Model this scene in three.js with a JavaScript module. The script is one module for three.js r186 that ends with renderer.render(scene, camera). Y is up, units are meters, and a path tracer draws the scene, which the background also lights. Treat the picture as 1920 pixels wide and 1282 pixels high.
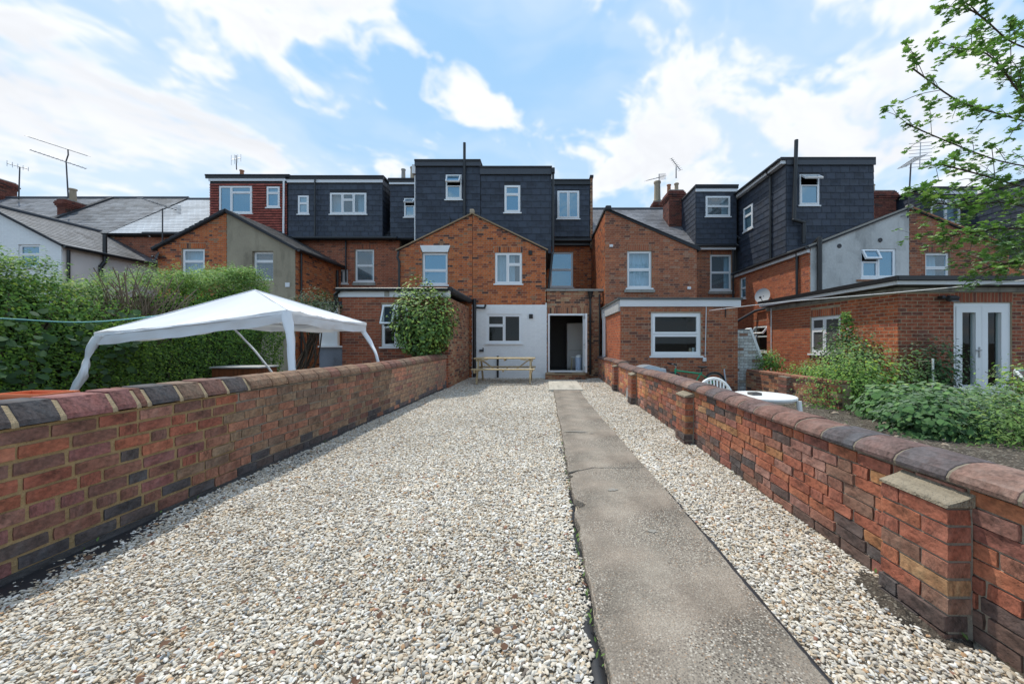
import * as THREE from 'three';
import { mergeGeometries, toCreasedNormals } from 'three/addons/utils/BufferGeometryUtils.js';
import { RoundedBoxGeometry } from 'three/addons/geometries/RoundedBoxGeometry.js';

// ---------------------------------------------------------------- camera, sky, sun, exposure
const scene = new THREE.Scene();
const EYE = 1.23, F = 740, CX = 1022, CY = 641;      // eye height above the gravel; focal length and vanishing point of the garden
const camera = new THREE.PerspectiveCamera(2 * Math.atan(641 / F) * 180 / Math.PI, 1920 / 1282, 0.05, 900);
camera.position.set(0, EYE, 0);
camera.lookAt(0, EYE, -10);
camera.setViewOffset(1920, 1282, 960 - CX, 0, 1920, 1282);
const renderer = new THREE.WebGLRenderer({ antialias: true });
renderer.setSize(1024, 683);
renderer.toneMapping = THREE.LinearToneMapping;
renderer.toneMappingExposure = 1.45;
renderer.shadowMap.enabled = true;
const TO_SUN = new THREE.Vector3(-0.35, 1, -0.27).normalize();
const sun = new THREE.DirectionalLight(new THREE.Color(1.0, 0.95, 0.84), 2.4);
sun.position.copy(TO_SUN).multiplyScalar(60); sun.target.position.set(0, 0, -9);
sun.position.add(sun.target.position);
sun.castShadow = true; sun.shadow.radius = 1;
Object.assign(sun.shadow.camera, { left: -32, right: 26, top: 26, bottom: -26, near: 1, far: 140 });
sun.shadow.mapSize.set(4096, 4096);
scene.add(sun, sun.target);

// ---------------------------------------------------------------- random numbers and noise
function rngOf(s) { let a = s >>> 0; return () => { a = (a + 0x6D2B79F5) >>> 0; let t = a; t = Math.imul(t ^ (t >>> 15), t | 1); t ^= t + Math.imul(t ^ (t >>> 7), t | 61); return ((t ^ (t >>> 14)) >>> 0) / 4294967296; }; }
function hash(x, y, s) { let h = Math.imul(x | 0, 374761393) ^ Math.imul(y | 0, 668265263) ^ Math.imul(s | 0, 2246822519); h = Math.imul(h ^ (h >>> 13), 1274126177); h ^= h >>> 16; return (h >>> 0) / 4294967296; }
function vnoise(x, y, s = 0, per = 0) {
  const xi = Math.floor(x), yi = Math.floor(y), fx = x - xi, fy = y - yi, u = fx * fx * fx * (fx * (fx * 6 - 15) + 10), v = fy * fy * fy * (fy * (fy * 6 - 15) + 10);
  const w = (k) => per ? ((k % per) + per) % per : k;
  const a = hash(w(xi), w(yi), s), b = hash(w(xi + 1), w(yi), s), c = hash(w(xi), w(yi + 1), s), d = hash(w(xi + 1), w(yi + 1), s);
  return a + (b - a) * u + (c - a) * v + (a - b - c + d) * u * v;
}
function fbm(x, y, oct = 5, s = 0, per = 0, gain = 0.5) { let a = 1, t = 0, n = 0; for (let i = 0; i < oct; i++) { t += a * vnoise(x, y, s + i * 17, per); n += a; a *= gain; x *= 2; y *= 2; per *= 2; } return t / n; }
const clamp = (x, a = 0, b = 1) => Math.min(b, Math.max(a, x));
const sstep = (a, b, x) => { const t = clamp((x - a) / (b - a)); return t * t * (3 - 2 * t); };
const lerp = (a, b, t) => a + (b - a) * t;

// ---------------------------------------------------------------- sky: blue air with broken, streaked cloud
{
  const W = 2048, H = 1024, data = new Float32Array(W * H * 4);
  const V3 = (x, y, z) => new THREE.Vector3(x, y, z).normalize();
  const at = (px, py) => new THREE.Vector3((px - CX) / F, (CY - py) / F, -1).normalize();
  // where the day's cloud banks and the blue gaps between them stand (direction, angular size, strength)
  const banks = [[at(110, 170), .12, .20], [at(250, 270), .06, .14], [at(60, 40), .05, .2], [at(300, 60), .012, .12], [at(560, 70), .022, .26], [at(690, 60), .010, .2], [at(720, 150), .010, .22], [at(640, 250), .018, .2], [at(880, 205), .006, .28], [at(790, 245), .0012, .3], [at(950, 285), .006, .34], [at(1040, 270), .0035, .26], [at(905, 130), .0016, .22],
    [at(1130, 15), .014, .34], [at(1260, 10), .008, .24], [at(1410, 130), .006, .26], [at(1300, 215), .018, .30], [at(1200, 250), .014, .26], [at(1450, 250), .025, .24], [at(1640, 150), .008, .22], [at(1550, 110), .006, .18], [at(1500, 25), .012, .14], [at(1800, 230), .02, .16],
    [at(1000, 120), .022, -.40], [at(1070, 190), .008, -.30], [at(860, 40), .010, -.32], [at(420, 95), .005, -.34], [at(335, 8), .003, -.3], [at(830, 130), .003, -.2], [at(800, 195), .0012, -.25], [at(850, 270), .003, -.22], [at(1190, 120), .007, -.26], [at(1330, 85), .004, -.22], [at(1720, 120), .012, -.18], [at(1560, 60), .004, -.14], [at(640, 150), .003, -.16],
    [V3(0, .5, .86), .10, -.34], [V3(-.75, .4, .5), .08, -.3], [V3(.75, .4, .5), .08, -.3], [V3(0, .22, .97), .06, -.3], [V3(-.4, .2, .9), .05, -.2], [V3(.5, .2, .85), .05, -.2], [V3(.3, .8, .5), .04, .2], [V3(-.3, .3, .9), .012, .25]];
  for (let j = 0; j < H; j++) {
    const el = ((j + 0.5) / H - 0.5) * Math.PI, dy = Math.sin(el), ce = Math.cos(el);
    for (let i = 0; i < W; i++) {
      const az = ((i + 0.5) / W - 0.5) * 2 * Math.PI, dx = ce * Math.cos(az), dz = ce * Math.sin(az), o = (j * W + i) * 4;
      const y = Math.max(dy, 0.0);
      const t = Math.exp(-y * 2.6);
      let r = lerp(.215, .49, t), g = lerp(.415, .63, t), b = lerp(.67, .75, t);
      if (dy > -0.02) {
        const k = 1 / (y + 0.16), qx = dx * k, qz = dz * k;
        // streaks run from the upper middle down to the left: stretch the noise along that line
        const ux = qx * .78 + qz * .62, uz = -qx * .62 + qz * .78;
        const wx = fbm(ux * 1.7 + 7, uz * 1.7, 5, 91) - .5, wz = fbm(ux * 1.7, uz * 1.7 + 3, 5, 57) - .5;
        let c = fbm(ux * 1.7 + wx * .9 + 2.3, uz * 1.25 + wz * .9 + 5.2, 8, 3, 0, .60);
        const fine = fbm(ux * 10 + wx * 2, uz * 7.5 + wz * 2, 5, 33, 0, .6);
        const mid = fbm(ux * 4.6 + wx * 2.2 + 4, uz * 3.4 + wz * 2.2, 5, 63, 0, .58);
        c += (fine - .5) * .46 + (mid - .5) * .66;
        let bias = 0;
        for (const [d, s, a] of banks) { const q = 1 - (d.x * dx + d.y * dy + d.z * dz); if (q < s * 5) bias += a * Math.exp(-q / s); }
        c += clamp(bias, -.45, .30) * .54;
        const far = Math.exp(-y * 5);
        const cov = Math.pow(sstep(.455 - far * .05, .665, c), .9);
        const thin = sstep(.34, .72, fbm(ux * 1.1 + 11 + wx, uz * .8 + 4 + wz, 6, 71, 0, .58)) * .38;
        const broken = lerp(.40, 1, sstep(.38, .58, mid * .55 + fine * .45));
        const dens = clamp(cov * .98 * broken + thin * (1 - cov));
        const sh = fbm(ux * 4.2 + 9 + wx * 2, uz * 3.4 + wz * 2, 6, 21, 0, .6), thick = sstep(.58, .80, c);
        const lit = lerp(1.03, .86, clamp(thick * (sh * 1.5 - .34))) + far * .01;
        r = lerp(r, .69 * lit, dens); g = lerp(g, .705 * lit, dens); b = lerp(b, .735 * lit, dens);
        if (dy < 0) { }
      }
      data[o] = r; data[o + 1] = g; data[o + 2] = b; data[o + 3] = 1;
    }
  }
  const sky = new THREE.DataTexture(data, W, H, THREE.RGBAFormat, THREE.FloatType);
  sky.mapping = THREE.EquirectangularReflectionMapping; sky.colorSpace = THREE.LinearSRGBColorSpace;
  sky.magFilter = THREE.LinearFilter; sky.minFilter = THREE.LinearFilter; sky.wrapS = THREE.RepeatWrapping; sky.needsUpdate = true;
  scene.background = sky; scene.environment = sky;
}

// ---------------------------------------------------------------- textures
function tex(w, h, fn, srgb = false, rx = 1, ry = rx) {
  const d = new Uint8Array(w * h * 4);
  for (let j = 0; j < h; j++) for (let i = 0; i < w; i++) {
    const c = fn(i / w, j / h, i, j), o = (j * w + i) * 4;
    for (let k = 0; k < 3; k++) { let v = clamp(Array.isArray(c) ? c[k] : c); if (srgb) v = v <= .0031308 ? v * 12.92 : 1.055 * Math.pow(v, 1 / 2.4) - .055; d[o + k] = v * 255 + .5; }
    d[o + 3] = 255;
  }
  const t = new THREE.DataTexture(d, w, h); t.wrapS = t.wrapT = THREE.RepeatWrapping; t.magFilter = THREE.LinearFilter; t.minFilter = THREE.LinearMipmapLinearFilter; t.generateMipmaps = true;
  if (srgb) t.colorSpace = THREE.SRGBColorSpace;
  t.repeat.set(rx, ry); t.needsUpdate = true; return t;
}
const rep = (t, x, y = x) => { const c = t.clone(); c.repeat.set(x, y); c.needsUpdate = true; return c; };
// brick face: fired clay with pits, kiln marks and some white bloom
const tBrick = tex(512, 512, (u, v, i, j) => {
  const a = fbm(u * 6, v * 6, 5, 5, 6), f = fbm(u * 40, v * 40, 3, 8, 40), bl = sstep(.53, .70, fbm(u * 5, v * 5, 5, 44, 5)), pit = sstep(.72, .86, vnoise(u * 150, v * 150, 12, 150)), blot = sstep(.5, .7, fbm(u * 9, v * 9, 4, 17, 9));
  let k = .46 + a * .74 + (f - .5) * .62 - pit * .10 - blot * .13;
  k *= .62; const hue = (fbm(u * 11, v * 11, 4, 71, 11) - .5) * .3; return [lerp(k * (1 + hue * .3), .70, bl * .3), lerp(k * (1 - hue * .4), .92, bl * .27), lerp(k * (.98 - hue * .6), 1, bl * .26)];
}, true);
const tBrickB = tex(512, 512, (u, v) => .5 + (fbm(u * 24, v * 24, 4, 8, 24) - .5) * .9 - sstep(.72, .86, vnoise(u * 150, v * 150, 12, 150)) * .12 + (fbm(u * 6, v * 6, 3, 5, 6) - .5) * .5);
const tGrain = tex(512, 512, (u, v) => { const a = fbm(u * 5, v * 5, 5, 15, 5), f = hash(u * 512 | 0, v * 512 | 0, 6); return .62 + a * .5 + (f - .5) * .28; }, true);
const tGrainB = tex(256, 256, (u, v) => fbm(u * 20, v * 20, 4, 61, 20));
const tRender = tex(1024, 1024, (u, v) => {
  const a = fbm(u * 4, v * 4, 6, 25, 4), st = fbm(u * 14, v * 3, 5, 28, 1 * 14), blot = sstep(.56, .72, fbm(u * 7, v * 7, 6, 2, 7)), f = fbm(u * 90, v * 90, 2, 4, 90);
  const k = .78 + (a - .5) * .42 + (f - .5) * .10 - sstep(.55, .8, st) * .14; return [k - blot * .10, k - blot * .10, k - blot * .10];
}, true);
const tConcrete = tex(1024, 1024, (u, v, i, j) => {   // worn concrete with the aggregate showing
  const a = fbm(u * 4, v * 4, 6, 35, 4), b = fbm(u * 3, v * 3, 4, 77, 3);
  let cell = 9, id = 0;
  const X = u * 130, Y = v * 130, xi = Math.floor(X), yi = Math.floor(Y);
  for (let p = -1; p < 2; p++) for (let q = -1; q < 2; q++) { const cx = (xi + p + 130) % 130, cy = (yi + q + 130) % 130, px = xi + p + hash(cx, cy, 1), py = yi + q + hash(cx, cy, 2), d = (px - X) ** 2 + (py - Y) ** 2; if (d < cell) { cell = d; id = hash(cx, cy, 3); } }
  const st = sstep(.34, .1, cell);
  const lg = fbm(u * 3 + 5, v * 3, 6, 88, 3, .62), pk = fbm(u * 3 + 1, v * 3 + 2, 3, 99, 3), kk = .70 + lg * .6;
  const base = [(.255 + (a - .5) * .34) * kk + (pk - .5) * .035, (.216 + (a - .5) * .29) * kk, (.176 + (a - .5) * .24) * kk - (pk - .5) * .01];
  const s = id < .12 ? [.50, .46, .40] : id < .3 ? [.33, .29, .24] : id < .56 ? [.085, .07, .058] : id < .62 ? [.30, .20, .13] : [.21, .18, .15];
  const m = st * (.35 + .6 * sstep(.35, .6, b));
  return base.map((c, k) => lerp(c, s[k], m));
}, true);
const tConcreteB = tex(512, 512, (u, v) => { const X = u * 65, Y = v * 65, xi = Math.floor(X), yi = Math.floor(Y); let cell = 9; for (let p = -1; p < 2; p++) for (let q = -1; q < 2; q++) { const cx = (xi + p + 65) % 65, cy = (yi + q + 65) % 65, d = (xi + p + hash(cx, cy, 1) - X) ** 2 + (yi + q + hash(cx, cy, 2) - Y) ** 2; cell = Math.min(cell, d); } return .6 * sstep(.5, .05, cell) + .4 * fbm(u * 6, v * 6, 5, 3, 6); });
const tSoil = tex(1024, 1024, (u, v) => { const a = fbm(u * 6, v * 6, 6, 45, 6), f = fbm(u * 70, v * 70, 3, 46, 70), s = sstep(.72, .78, vnoise(u * 120, v * 120, 9, 120)); const k = .5 + a * .7 + (f - .5) * .9; return [lerp(.085 * k, .3, s * .6), lerp(.068 * k, .27, s * .6), lerp(.052 * k, .22, s * .6)]; }, true);
const tSoilB = tex(512, 512, (u, v) => fbm(u * 14, v * 14, 6, 45, 14, .62));
const tWood = tex(256, 512, (u, v) => { const g = fbm(u * 26, v * 2, 4, 65, 26), k = .72 + (g - .5) * .7 + (fbm(u * 3, v * 3, 4, 6, 3) - .5) * .3; return [k, k * .97, k * .9]; }, true);
const tPaint = tex(256, 256, (u, v) => { const k = .95 + (fbm(u * 6, v * 6, 5, 58, 6) - .5) * .2; return [k, k, k * .99]; }, true);
const tSlate = tex(256, 256, (u, v) => { const k = .74 + (fbm(u * 5, v * 5, 5, 55, 5) - .5) * .8; return [k, k, k]; }, true);

// ---------------------------------------------------------------- materials
const C = (r, g, b) => new THREE.Color().setRGB(r, g, b);
const std = (c, o = {}) => new THREE.MeshStandardMaterial({ color: Array.isArray(c) ? C(...c) : c, roughness: .85, ...o });
const M = {
  brick: std([1.6, 1.6, 1.6], { map: tBrick, bumpMap: tBrickB, bumpScale: .003, roughness: .93 }),
  brickPaint: std([.93, .94, .95], { map: rep(tPaint, 1), roughness: .6 }),
  brickTint: (c) => std(c.map((x) => x * 1.6), { map: tBrick, bumpMap: tBrickB, bumpScale: .0055, roughness: .92 }),
  mortar: std([.42, .30, .205], { map: rep(tGrain, 1.3), bumpMap: rep(tGrainB, 3), bumpScale: .004, roughness: .95 }),
  mortarOchre: std([.36, .25, .125], { map: rep(tGrain, 1.7), bumpMap: rep(tGrainB, 4), bumpScale: .006, roughness: .95 }),
  mortarGrey: std([.30, .265, .215], { map: rep(tGrain, 1.7), bumpMap: rep(tGrainB, 4), bumpScale: .006, roughness: .95 }),
  whitePaint: std([.86, .87, .88], { map: rep(tPaint, .5), roughness: .6 }),
  upvc: std([.84, .85, .86], { roughness: .32 }),
  fascia: std([.72, .73, .75], { roughness: .5 }),
  greyTrim: std([.33, .34, .33], { roughness: .6 }),
  black: std([.018, .019, .021], { roughness: .38 }),
  felt: std([.045, .048, .055], { map: rep(tGrain, .8), roughness: .9 }),
  slateRoof: std([1, 1, 1], { map: tSlate, roughness: .45 }),
  lead: std([.062, .07, .085], { roughness: .6 }),
  cream: std([.90, .81, .77], { map: rep(tPaint, .35), roughness: .92 }),
  cement: std([.43, .37, .27], { map: rep(tRender, .31), bumpMap: rep(tGrainB, 2), bumpScale: .004, roughness: .95 }),
  paleRender: std([.74, .735, .71], { map: rep(tRender, .27), bumpMap: rep(tGrainB, 2), bumpScale: .004, roughness: .95 }),
  stone: std([.42, .40, .36], { map: rep(tRender, 1), roughness: .9 }),
  sandstone: std([.46, .33, .20], { map: rep(tRender, 1), roughness: .9 }),
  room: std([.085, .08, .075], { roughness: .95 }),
  curtain: std([.55, .60, .62], { roughness: .95 }),
  blind: std([.60, .66, .70], { roughness: .9 }),
  metal: std([.38, .39, .40], { metalness: .9, roughness: .42 }),
  darkMetal: std([.06, .06, .065], { metalness: .5, roughness: .5 }),
  clay: std([.42, .19, .10], { map: rep(tGrain, 2), roughness: .9 }),
  buff: std([.44, .36, .26], { map: rep(tGrain, 2), roughness: .9 }),
  wood: std([.64, .52, .33], { map: tWood, bumpMap: tWood, bumpScale: .002, roughness: .75 }),
  bark: std([.10, .075, .055], { map: rep(tGrain, 3), roughness: .95 }),
  twig: std([.20, .155, .11], { map: rep(tGrain, 3), roughness: .95 }),
  soil: std([1, 1, 1], { map: rep(tSoil, .5), bumpMap: rep(tSoilB, .8), bumpScale: .06, roughness: 1 }),
  concrete: std([1, 1, 1], { map: rep(tConcrete, .9), bumpMap: rep(tConcreteB, 1.8), bumpScale: .004, roughness: .95 }),
  membrane: std([.022, .023, .027], { roughness: .48 }),
  canopy: new THREE.MeshPhysicalMaterial({ color: C(.82, .84, .87), roughness: 1, transmission: .3, thickness: 0, side: THREE.DoubleSide }),
  sleeve: std([.80, .82, .85], { roughness: .8, side: THREE.DoubleSide }),
  plastic: std([.80, .80, .78], { roughness: .38 }),
  pane: new THREE.MeshPhysicalMaterial({ color: C(.22, .43, .58), metalness: .58, transmission: 1, thickness: 0, roughness: .015, ior: 1.9 }),  // blue of the reflected sky put into the glass colour
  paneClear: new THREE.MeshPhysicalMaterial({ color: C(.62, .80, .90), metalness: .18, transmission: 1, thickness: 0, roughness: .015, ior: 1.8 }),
  paneLow: new THREE.MeshPhysicalMaterial({ color: C(.78, .86, .86), transmission: 1, thickness: 0, roughness: .015, ior: 1.42 }),
};

// ---------------------------------------------------------------- small builders
const X = (px, D) => (px - CX) * D / F, Y = (py, D) => EYE + (CY - py) * D / F;          // a point of the place from its bearing and its distance
const P = (px, py, D) => new THREE.Vector3(X(px, D), Y(py, D), -D);
const taken = {};
function numbered(n) { const k = taken[n] = (taken[n] ?? -1) + 1; return k ? `${n}_${String(k).padStart(3, '0')}` : n; }
function tag(o, label, category, group, kind) { o.userData.label = label; if (category) o.userData.category = category; if (group) o.userData.group = group; if (kind) o.userData.kind = kind; return o; }
function thing(name, label, category, group) { const o = new THREE.Group(); o.name = numbered(name); scene.add(o); tag(o, label, category, group); things.push(o); return o; }
const things = [];
function prep(g) { let q = g.index ? g.toNonIndexed() : g; for (const k of Object.keys(q.attributes)) if (!['position', 'normal', 'uv'].includes(k)) q.deleteAttribute(k); if (!q.attributes.normal) q.computeVertexNormals(); if (!q.attributes.uv) q.setAttribute('uv', new THREE.BufferAttribute(new Float32Array(q.attributes.position.count * 2), 2)); return q; }
const merge = (gs) => gs.length === 1 ? gs[0] : mergeGeometries(gs.map(prep));
function obj(name, gs, mat, parent = scene) { const m = new THREE.Mesh(merge(Array.isArray(gs) ? gs : [gs]), mat); m.name = parent === scene ? numbered(name) : name; parent.add(m); return m; }
function struct(name, gs, mat, label) { const m = obj(name, gs, mat); m.userData.kind = 'structure'; if (label) m.userData.label = label; return m; }
const box = (x0, x1, y0, y1, z0, z1) => { const g = new THREE.BoxGeometry(Math.abs(x1 - x0), Math.abs(y1 - y0), Math.abs(z1 - z0)); g.translate((x0 + x1) / 2, (y0 + y1) / 2, (z0 + z1) / 2); const p = g.attributes.position, n = g.attributes.normal, uv = g.attributes.uv; for (let i = 0; i < p.count; i++) { const ax = Math.abs(n.getX(i)), ay = Math.abs(n.getY(i)); if (ax > .5) uv.setXY(i, p.getZ(i), p.getY(i)); else if (ay > .5) uv.setXY(i, p.getX(i), p.getZ(i)); else uv.setXY(i, p.getX(i), p.getY(i)); } return g; };
const rbox = (w, h, d, r = .01, s = 2) => new RoundedBoxGeometry(w, h, d, s, r);
function cyl(a, b, r1, r2 = r1, n = 8, caps = true) {
  const d = b.clone().sub(a), L = d.length(), g = new THREE.CylinderGeometry(r2, r1, L, n, 1, !caps);
  g.applyMatrix4(new THREE.Matrix4().makeRotationFromQuaternion(new THREE.Quaternion().setFromUnitVectors(new THREE.Vector3(0, 1, 0), d.normalize()))); g.translate((a.x + b.x) / 2, (a.y + b.y) / 2, (a.z + b.z) / 2); return g;
}
const V = (x, y, z) => new THREE.Vector3(x, y, z);
function pipeGeo(pts, r, n = 10) { const out = []; for (let i = 0; i + 1 < pts.length; i++) { out.push(cyl(pts[i], pts[i + 1], r, r, n)); if (i) { const s = new THREE.SphereGeometry(r * 1.12, n, 6); s.translate(pts[i].x, pts[i].y, pts[i].z); out.push(s); } } return out; }
function bar(a, b, w, h) {   // a square bar between two points
  const d = b.clone().sub(a), L = d.length(), g = new THREE.BoxGeometry(w, L, h); g.applyMatrix4(new THREE.Matrix4().makeRotationFromQuaternion(new THREE.Quaternion().setFromUnitVectors(V(0, 1, 0), d.normalize()))); g.translate((a.x + b.x) / 2, (a.y + b.y) / 2, (a.z + b.z) / 2); return g;
}
const tube = (pts, r, seg = 24, n = 6) => new THREE.TubeGeometry(new THREE.CatmullRomCurve3(pts), seg, r, n);
const pick = (arr, r) => { let t = 0; for (const a of arr) t += a[1]; r *= t; for (const a of arr) { r -= a[1]; if (r <= 0) return a[0]; } return arr[arr.length - 1][0]; };

// frames: front faces the camera (u = x); left faces -x (u = -distance); right faces +x (u = distance)
const front = (D) => ({ pos: [0, 0, -D], th: 0 }), leftF = (x) => ({ pos: [x, 0, 0], th: -Math.PI / 2 }), rightF = (x) => ({ pos: [x, 0, 0], th: Math.PI / 2 });
const seat = (o, fr) => { o.position.set(...fr.pos); o.rotation.y = fr.th; return o; };

// spans of a polygon at height v, less the holes there
function spans(poly, holes, v, h) {
  const xs = []; for (let i = 0; i < poly.length; i++) { const [x1, y1] = poly[i], [x2, y2] = poly[(i + 1) % poly.length]; if ((y1 > v) !== (y2 > v)) xs.push(x1 + (v - y1) / (y2 - y1) * (x2 - x1)); }
  xs.sort((a, b) => a - b); let s = []; for (let i = 0; i + 1 < xs.length; i += 2) s.push([xs[i], xs[i + 1]]);
  for (const [a, b, c, d] of holes) if (v + h * .3 > b && v - h * .3 < d) { const n = []; for (const [p, q] of s) { if (a > p) n.push([p, Math.min(q, a)]); if (c < q) n.push([Math.max(p, c), q]); } s = n.filter(([p, q]) => q - p > .02); }
  return s;
}
function courses(poly, holes, ch, L, bond, cb, v0 = null) {
  let lo = 1e9, hi = -1e9; for (const p of poly) { lo = Math.min(lo, p[1]); hi = Math.max(hi, p[1]); }
  if (v0 !== null) lo = v0;
  const n = Math.ceil((hi - lo) / ch);
  for (let k = 0; k < n; k++) {
    const a = lo + k * ch, sp = spans(poly, holes, a + ch / 2, ch);
    for (const [p, q] of sp) {
      const per = bond === 'flemish' ? L * 1.5 : L, off = bond === 'flemish' ? (k % 2) * L * .75 : (k % 2) * L / 2;
      let u = Math.floor((p - off) / per) * per + off, i = 0;
      while (u < q) { const l = bond === 'flemish' && i % 2 ? L / 2 : L, s = Math.max(u, p), e = Math.min(u + l, q); if (e - s > .035) cb(s, e, a, Math.min(a + ch, hi), k); u += l; i++; }
    }
  }
}
const unit = new THREE.BoxGeometry(1, 1, 1), tileGeo = new THREE.BoxGeometry(1, 1, .012).rotateX(-.055);
const PAL = {
  orange: [[[.64, .178, .056], 6], [[.57, .148, .050], 6], [[.70, .215, .074], 3], [[.34, .094, .048], 3], [[.125, .055, .045], 1.2], [[.40, .20, .11], 1]],
  dull: [[[.46, .155, .080], 5], [[.40, .132, .072], 5], [[.52, .185, .092], 3], [[.22, .09, .066], 2], [[.45, .23, .15], 1]],
  red: [[[.56, .150, .064], 6], [[.51, .132, .058], 5], [[.60, .175, .074], 3], [[.36, .10, .058], 1.5]],
  mixed: [[[.43, .18, .095], 5], [[.35, .13, .075], 4], [[.50, .29, .165], 3], [[.18, .085, .06], 2], [[.44, .31, .2], 1.2], [[.11, .06, .05], 1]],
  brown: [[[.46, .132, .070], 5], [[.40, .116, .064], 4], [[.51, .155, .080], 3], [[.24, .085, .06], 2]],
  stack: [[[.20, .062, .045], 5], [[.16, .052, .04], 4], [[.24, .08, .055], 3], [[.09, .045, .04], 2]],
  white: [[[.94, .94, .94], 6], [[.93, .93, .935], 5], [[.95, .95, .95], 3]],
  oldWhite: [[[.70, .70, .69], 6], [[.60, .59, .57], 4], [[.52, .45, .38], 2], [[.36, .20, .14], 1.2], [[.75, .75, .75], 4]],
};
// a wall: mortar body with openings, and every brick as a real block on its face
function facade(house, fr, poly, holes, { pal = 'orange', ch = .075, L = .225, bond = 'flemish', mortar = M.mortar, seed = 1, soldiers = [], depth = .22, bricks = true, name = 'wall', parts = 0, near = null, mat = null, label } = {}) {
  const us = poly.map((p) => p[0]), um = (Math.min(...us) + Math.max(...us)) / 2;
  const sh = new THREE.Shape(poly.map((p) => new THREE.Vector2(p[0] + (p[0] < um ? .008 : -.008), p[1])));     // body kept just inside its corner bricks
  for (const [a, b, c, d] of holes) sh.holes.push(new THREE.Path([[a, b], [a, d], [c, d], [c, b]].map((p) => new THREE.Vector2(...p))));
  const g = new THREE.ExtrudeGeometry(sh, { depth, bevelEnabled: false }); g.translate(0, 0, -depth);
  const w = seat(obj(name, g, mat || mortar, house), fr); if (label) w.userData.label = label;
  if (!bricks) return w;
  const R = rngOf(seed * 7919 + 13), list = [], pl = PAL[pal];
  courses(poly, holes.concat(soldiers), ch, L, bond, (a, b, c, d, k) => list.push([a, b, c, d]));
  for (const [a, b, c, d] of soldiers) { const n = Math.max(1, Math.round((c - a) / .075)); for (let i = 0; i < n; i++) list.push([a + (c - a) * i / n, a + (c - a) * (i + 1) / n, b, d]); }
  const j = pal === 'white' ? .009 : .0125, m4 = new THREE.Matrix4(), q = new THREE.Quaternion();
  const set = (r) => { const s = V(r[1] - r[0] - j, r[3] - r[2] - j, .06); return m4.compose(V((r[0] + r[1]) / 2, (r[2] + r[3]) / 2, -.0265 + (R() - .5) * .002), q.setFromEuler(new THREE.Euler(0, (R() - .5) * .01, (R() - .5) * .012)), s); };
  const tint = (r) => { const c = pick(pl, R()), k = pal === 'white' ? .97 + R() * .05 : .86 + R() * .28, patch = pal === 'white' ? 1 : .80 + .4 * fbm(r[0] * .7 + seed, r[2] * .7, 3, seed); return C(c[0] * k * patch, c[1] * k * patch, c[2] * k * patch); };
  let rest = list;
  if (parts) {
    list.sort((a, b) => near(a) - near(b)); const mine = list.slice(0, parts); rest = list.slice(parts);
    const mats = []; for (let i = 0; i < 10; i++) { const c = pick(pl, R()), k = .86 + R() * .28; mats.push(std(c.map((x) => x * k * 1.6), { map: tBrick, bumpMap: tBrickB, bumpScale: .003, roughness: .93 })); }
    for (const r of mine) { const b = new THREE.Mesh(brickGeos[(R() * 6) | 0], mats[(R() * 10) | 0]); b.name = 'brick'; set(r).decompose(b.position, b.quaternion, b.scale); w.add(b); }
  }
  if (rest.length) {
    const im = new THREE.InstancedMesh(unit, pal === 'white' ? M.brickPaint : M.brick, rest.length); im.name = 'brick'; im.userData.kind = 'stuff';
    rest.forEach((r, i) => { im.setMatrixAt(i, set(r)); im.setColorAt(i, tint(r)); }); w.add(im);
  }
  return w;
}
// worn bricks for the nearer walls: 44 triangles each, edges knocked back, faces uneven
const brickGeos = [];
for (let k = 0; k < 6; k++) {
  const R = rngOf(900 + k), g = new THREE.BoxGeometry(1, 1, 1, 3, 2, 1), p = g.attributes.position, uv = g.attributes.uv, seen = {};
  for (let i = 0; i < p.count; i++) {
    const x = p.getX(i), y = p.getY(i), z = p.getZ(i), key = [x, y, z].map((a) => a.toFixed(2)).join();
    if (!seen[key]) { const ex = Math.abs(x) > .49, ey = Math.abs(y) > .49; seen[key] = [x * (ex && ey ? .985 : 1) + (ex ? (R() - .5) * .022 : (R() - .5) * .03), y * (ex && ey ? .97 : 1) + (ey ? (R() - .5) * .055 : 0), z + (R() - .5) * .05 - (ex || ey ? Math.sign(z) * .016 : 0)]; }
    p.setXYZ(i, ...seen[key]);
  }
  for (let i = 0; i < uv.count; i++) uv.setXY(i, uv.getX(i) * .32 + k * .17, uv.getY(i) * .11 + k * .23);
  brickGeos.push(toCreasedNormals(g, .6));
}
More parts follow.
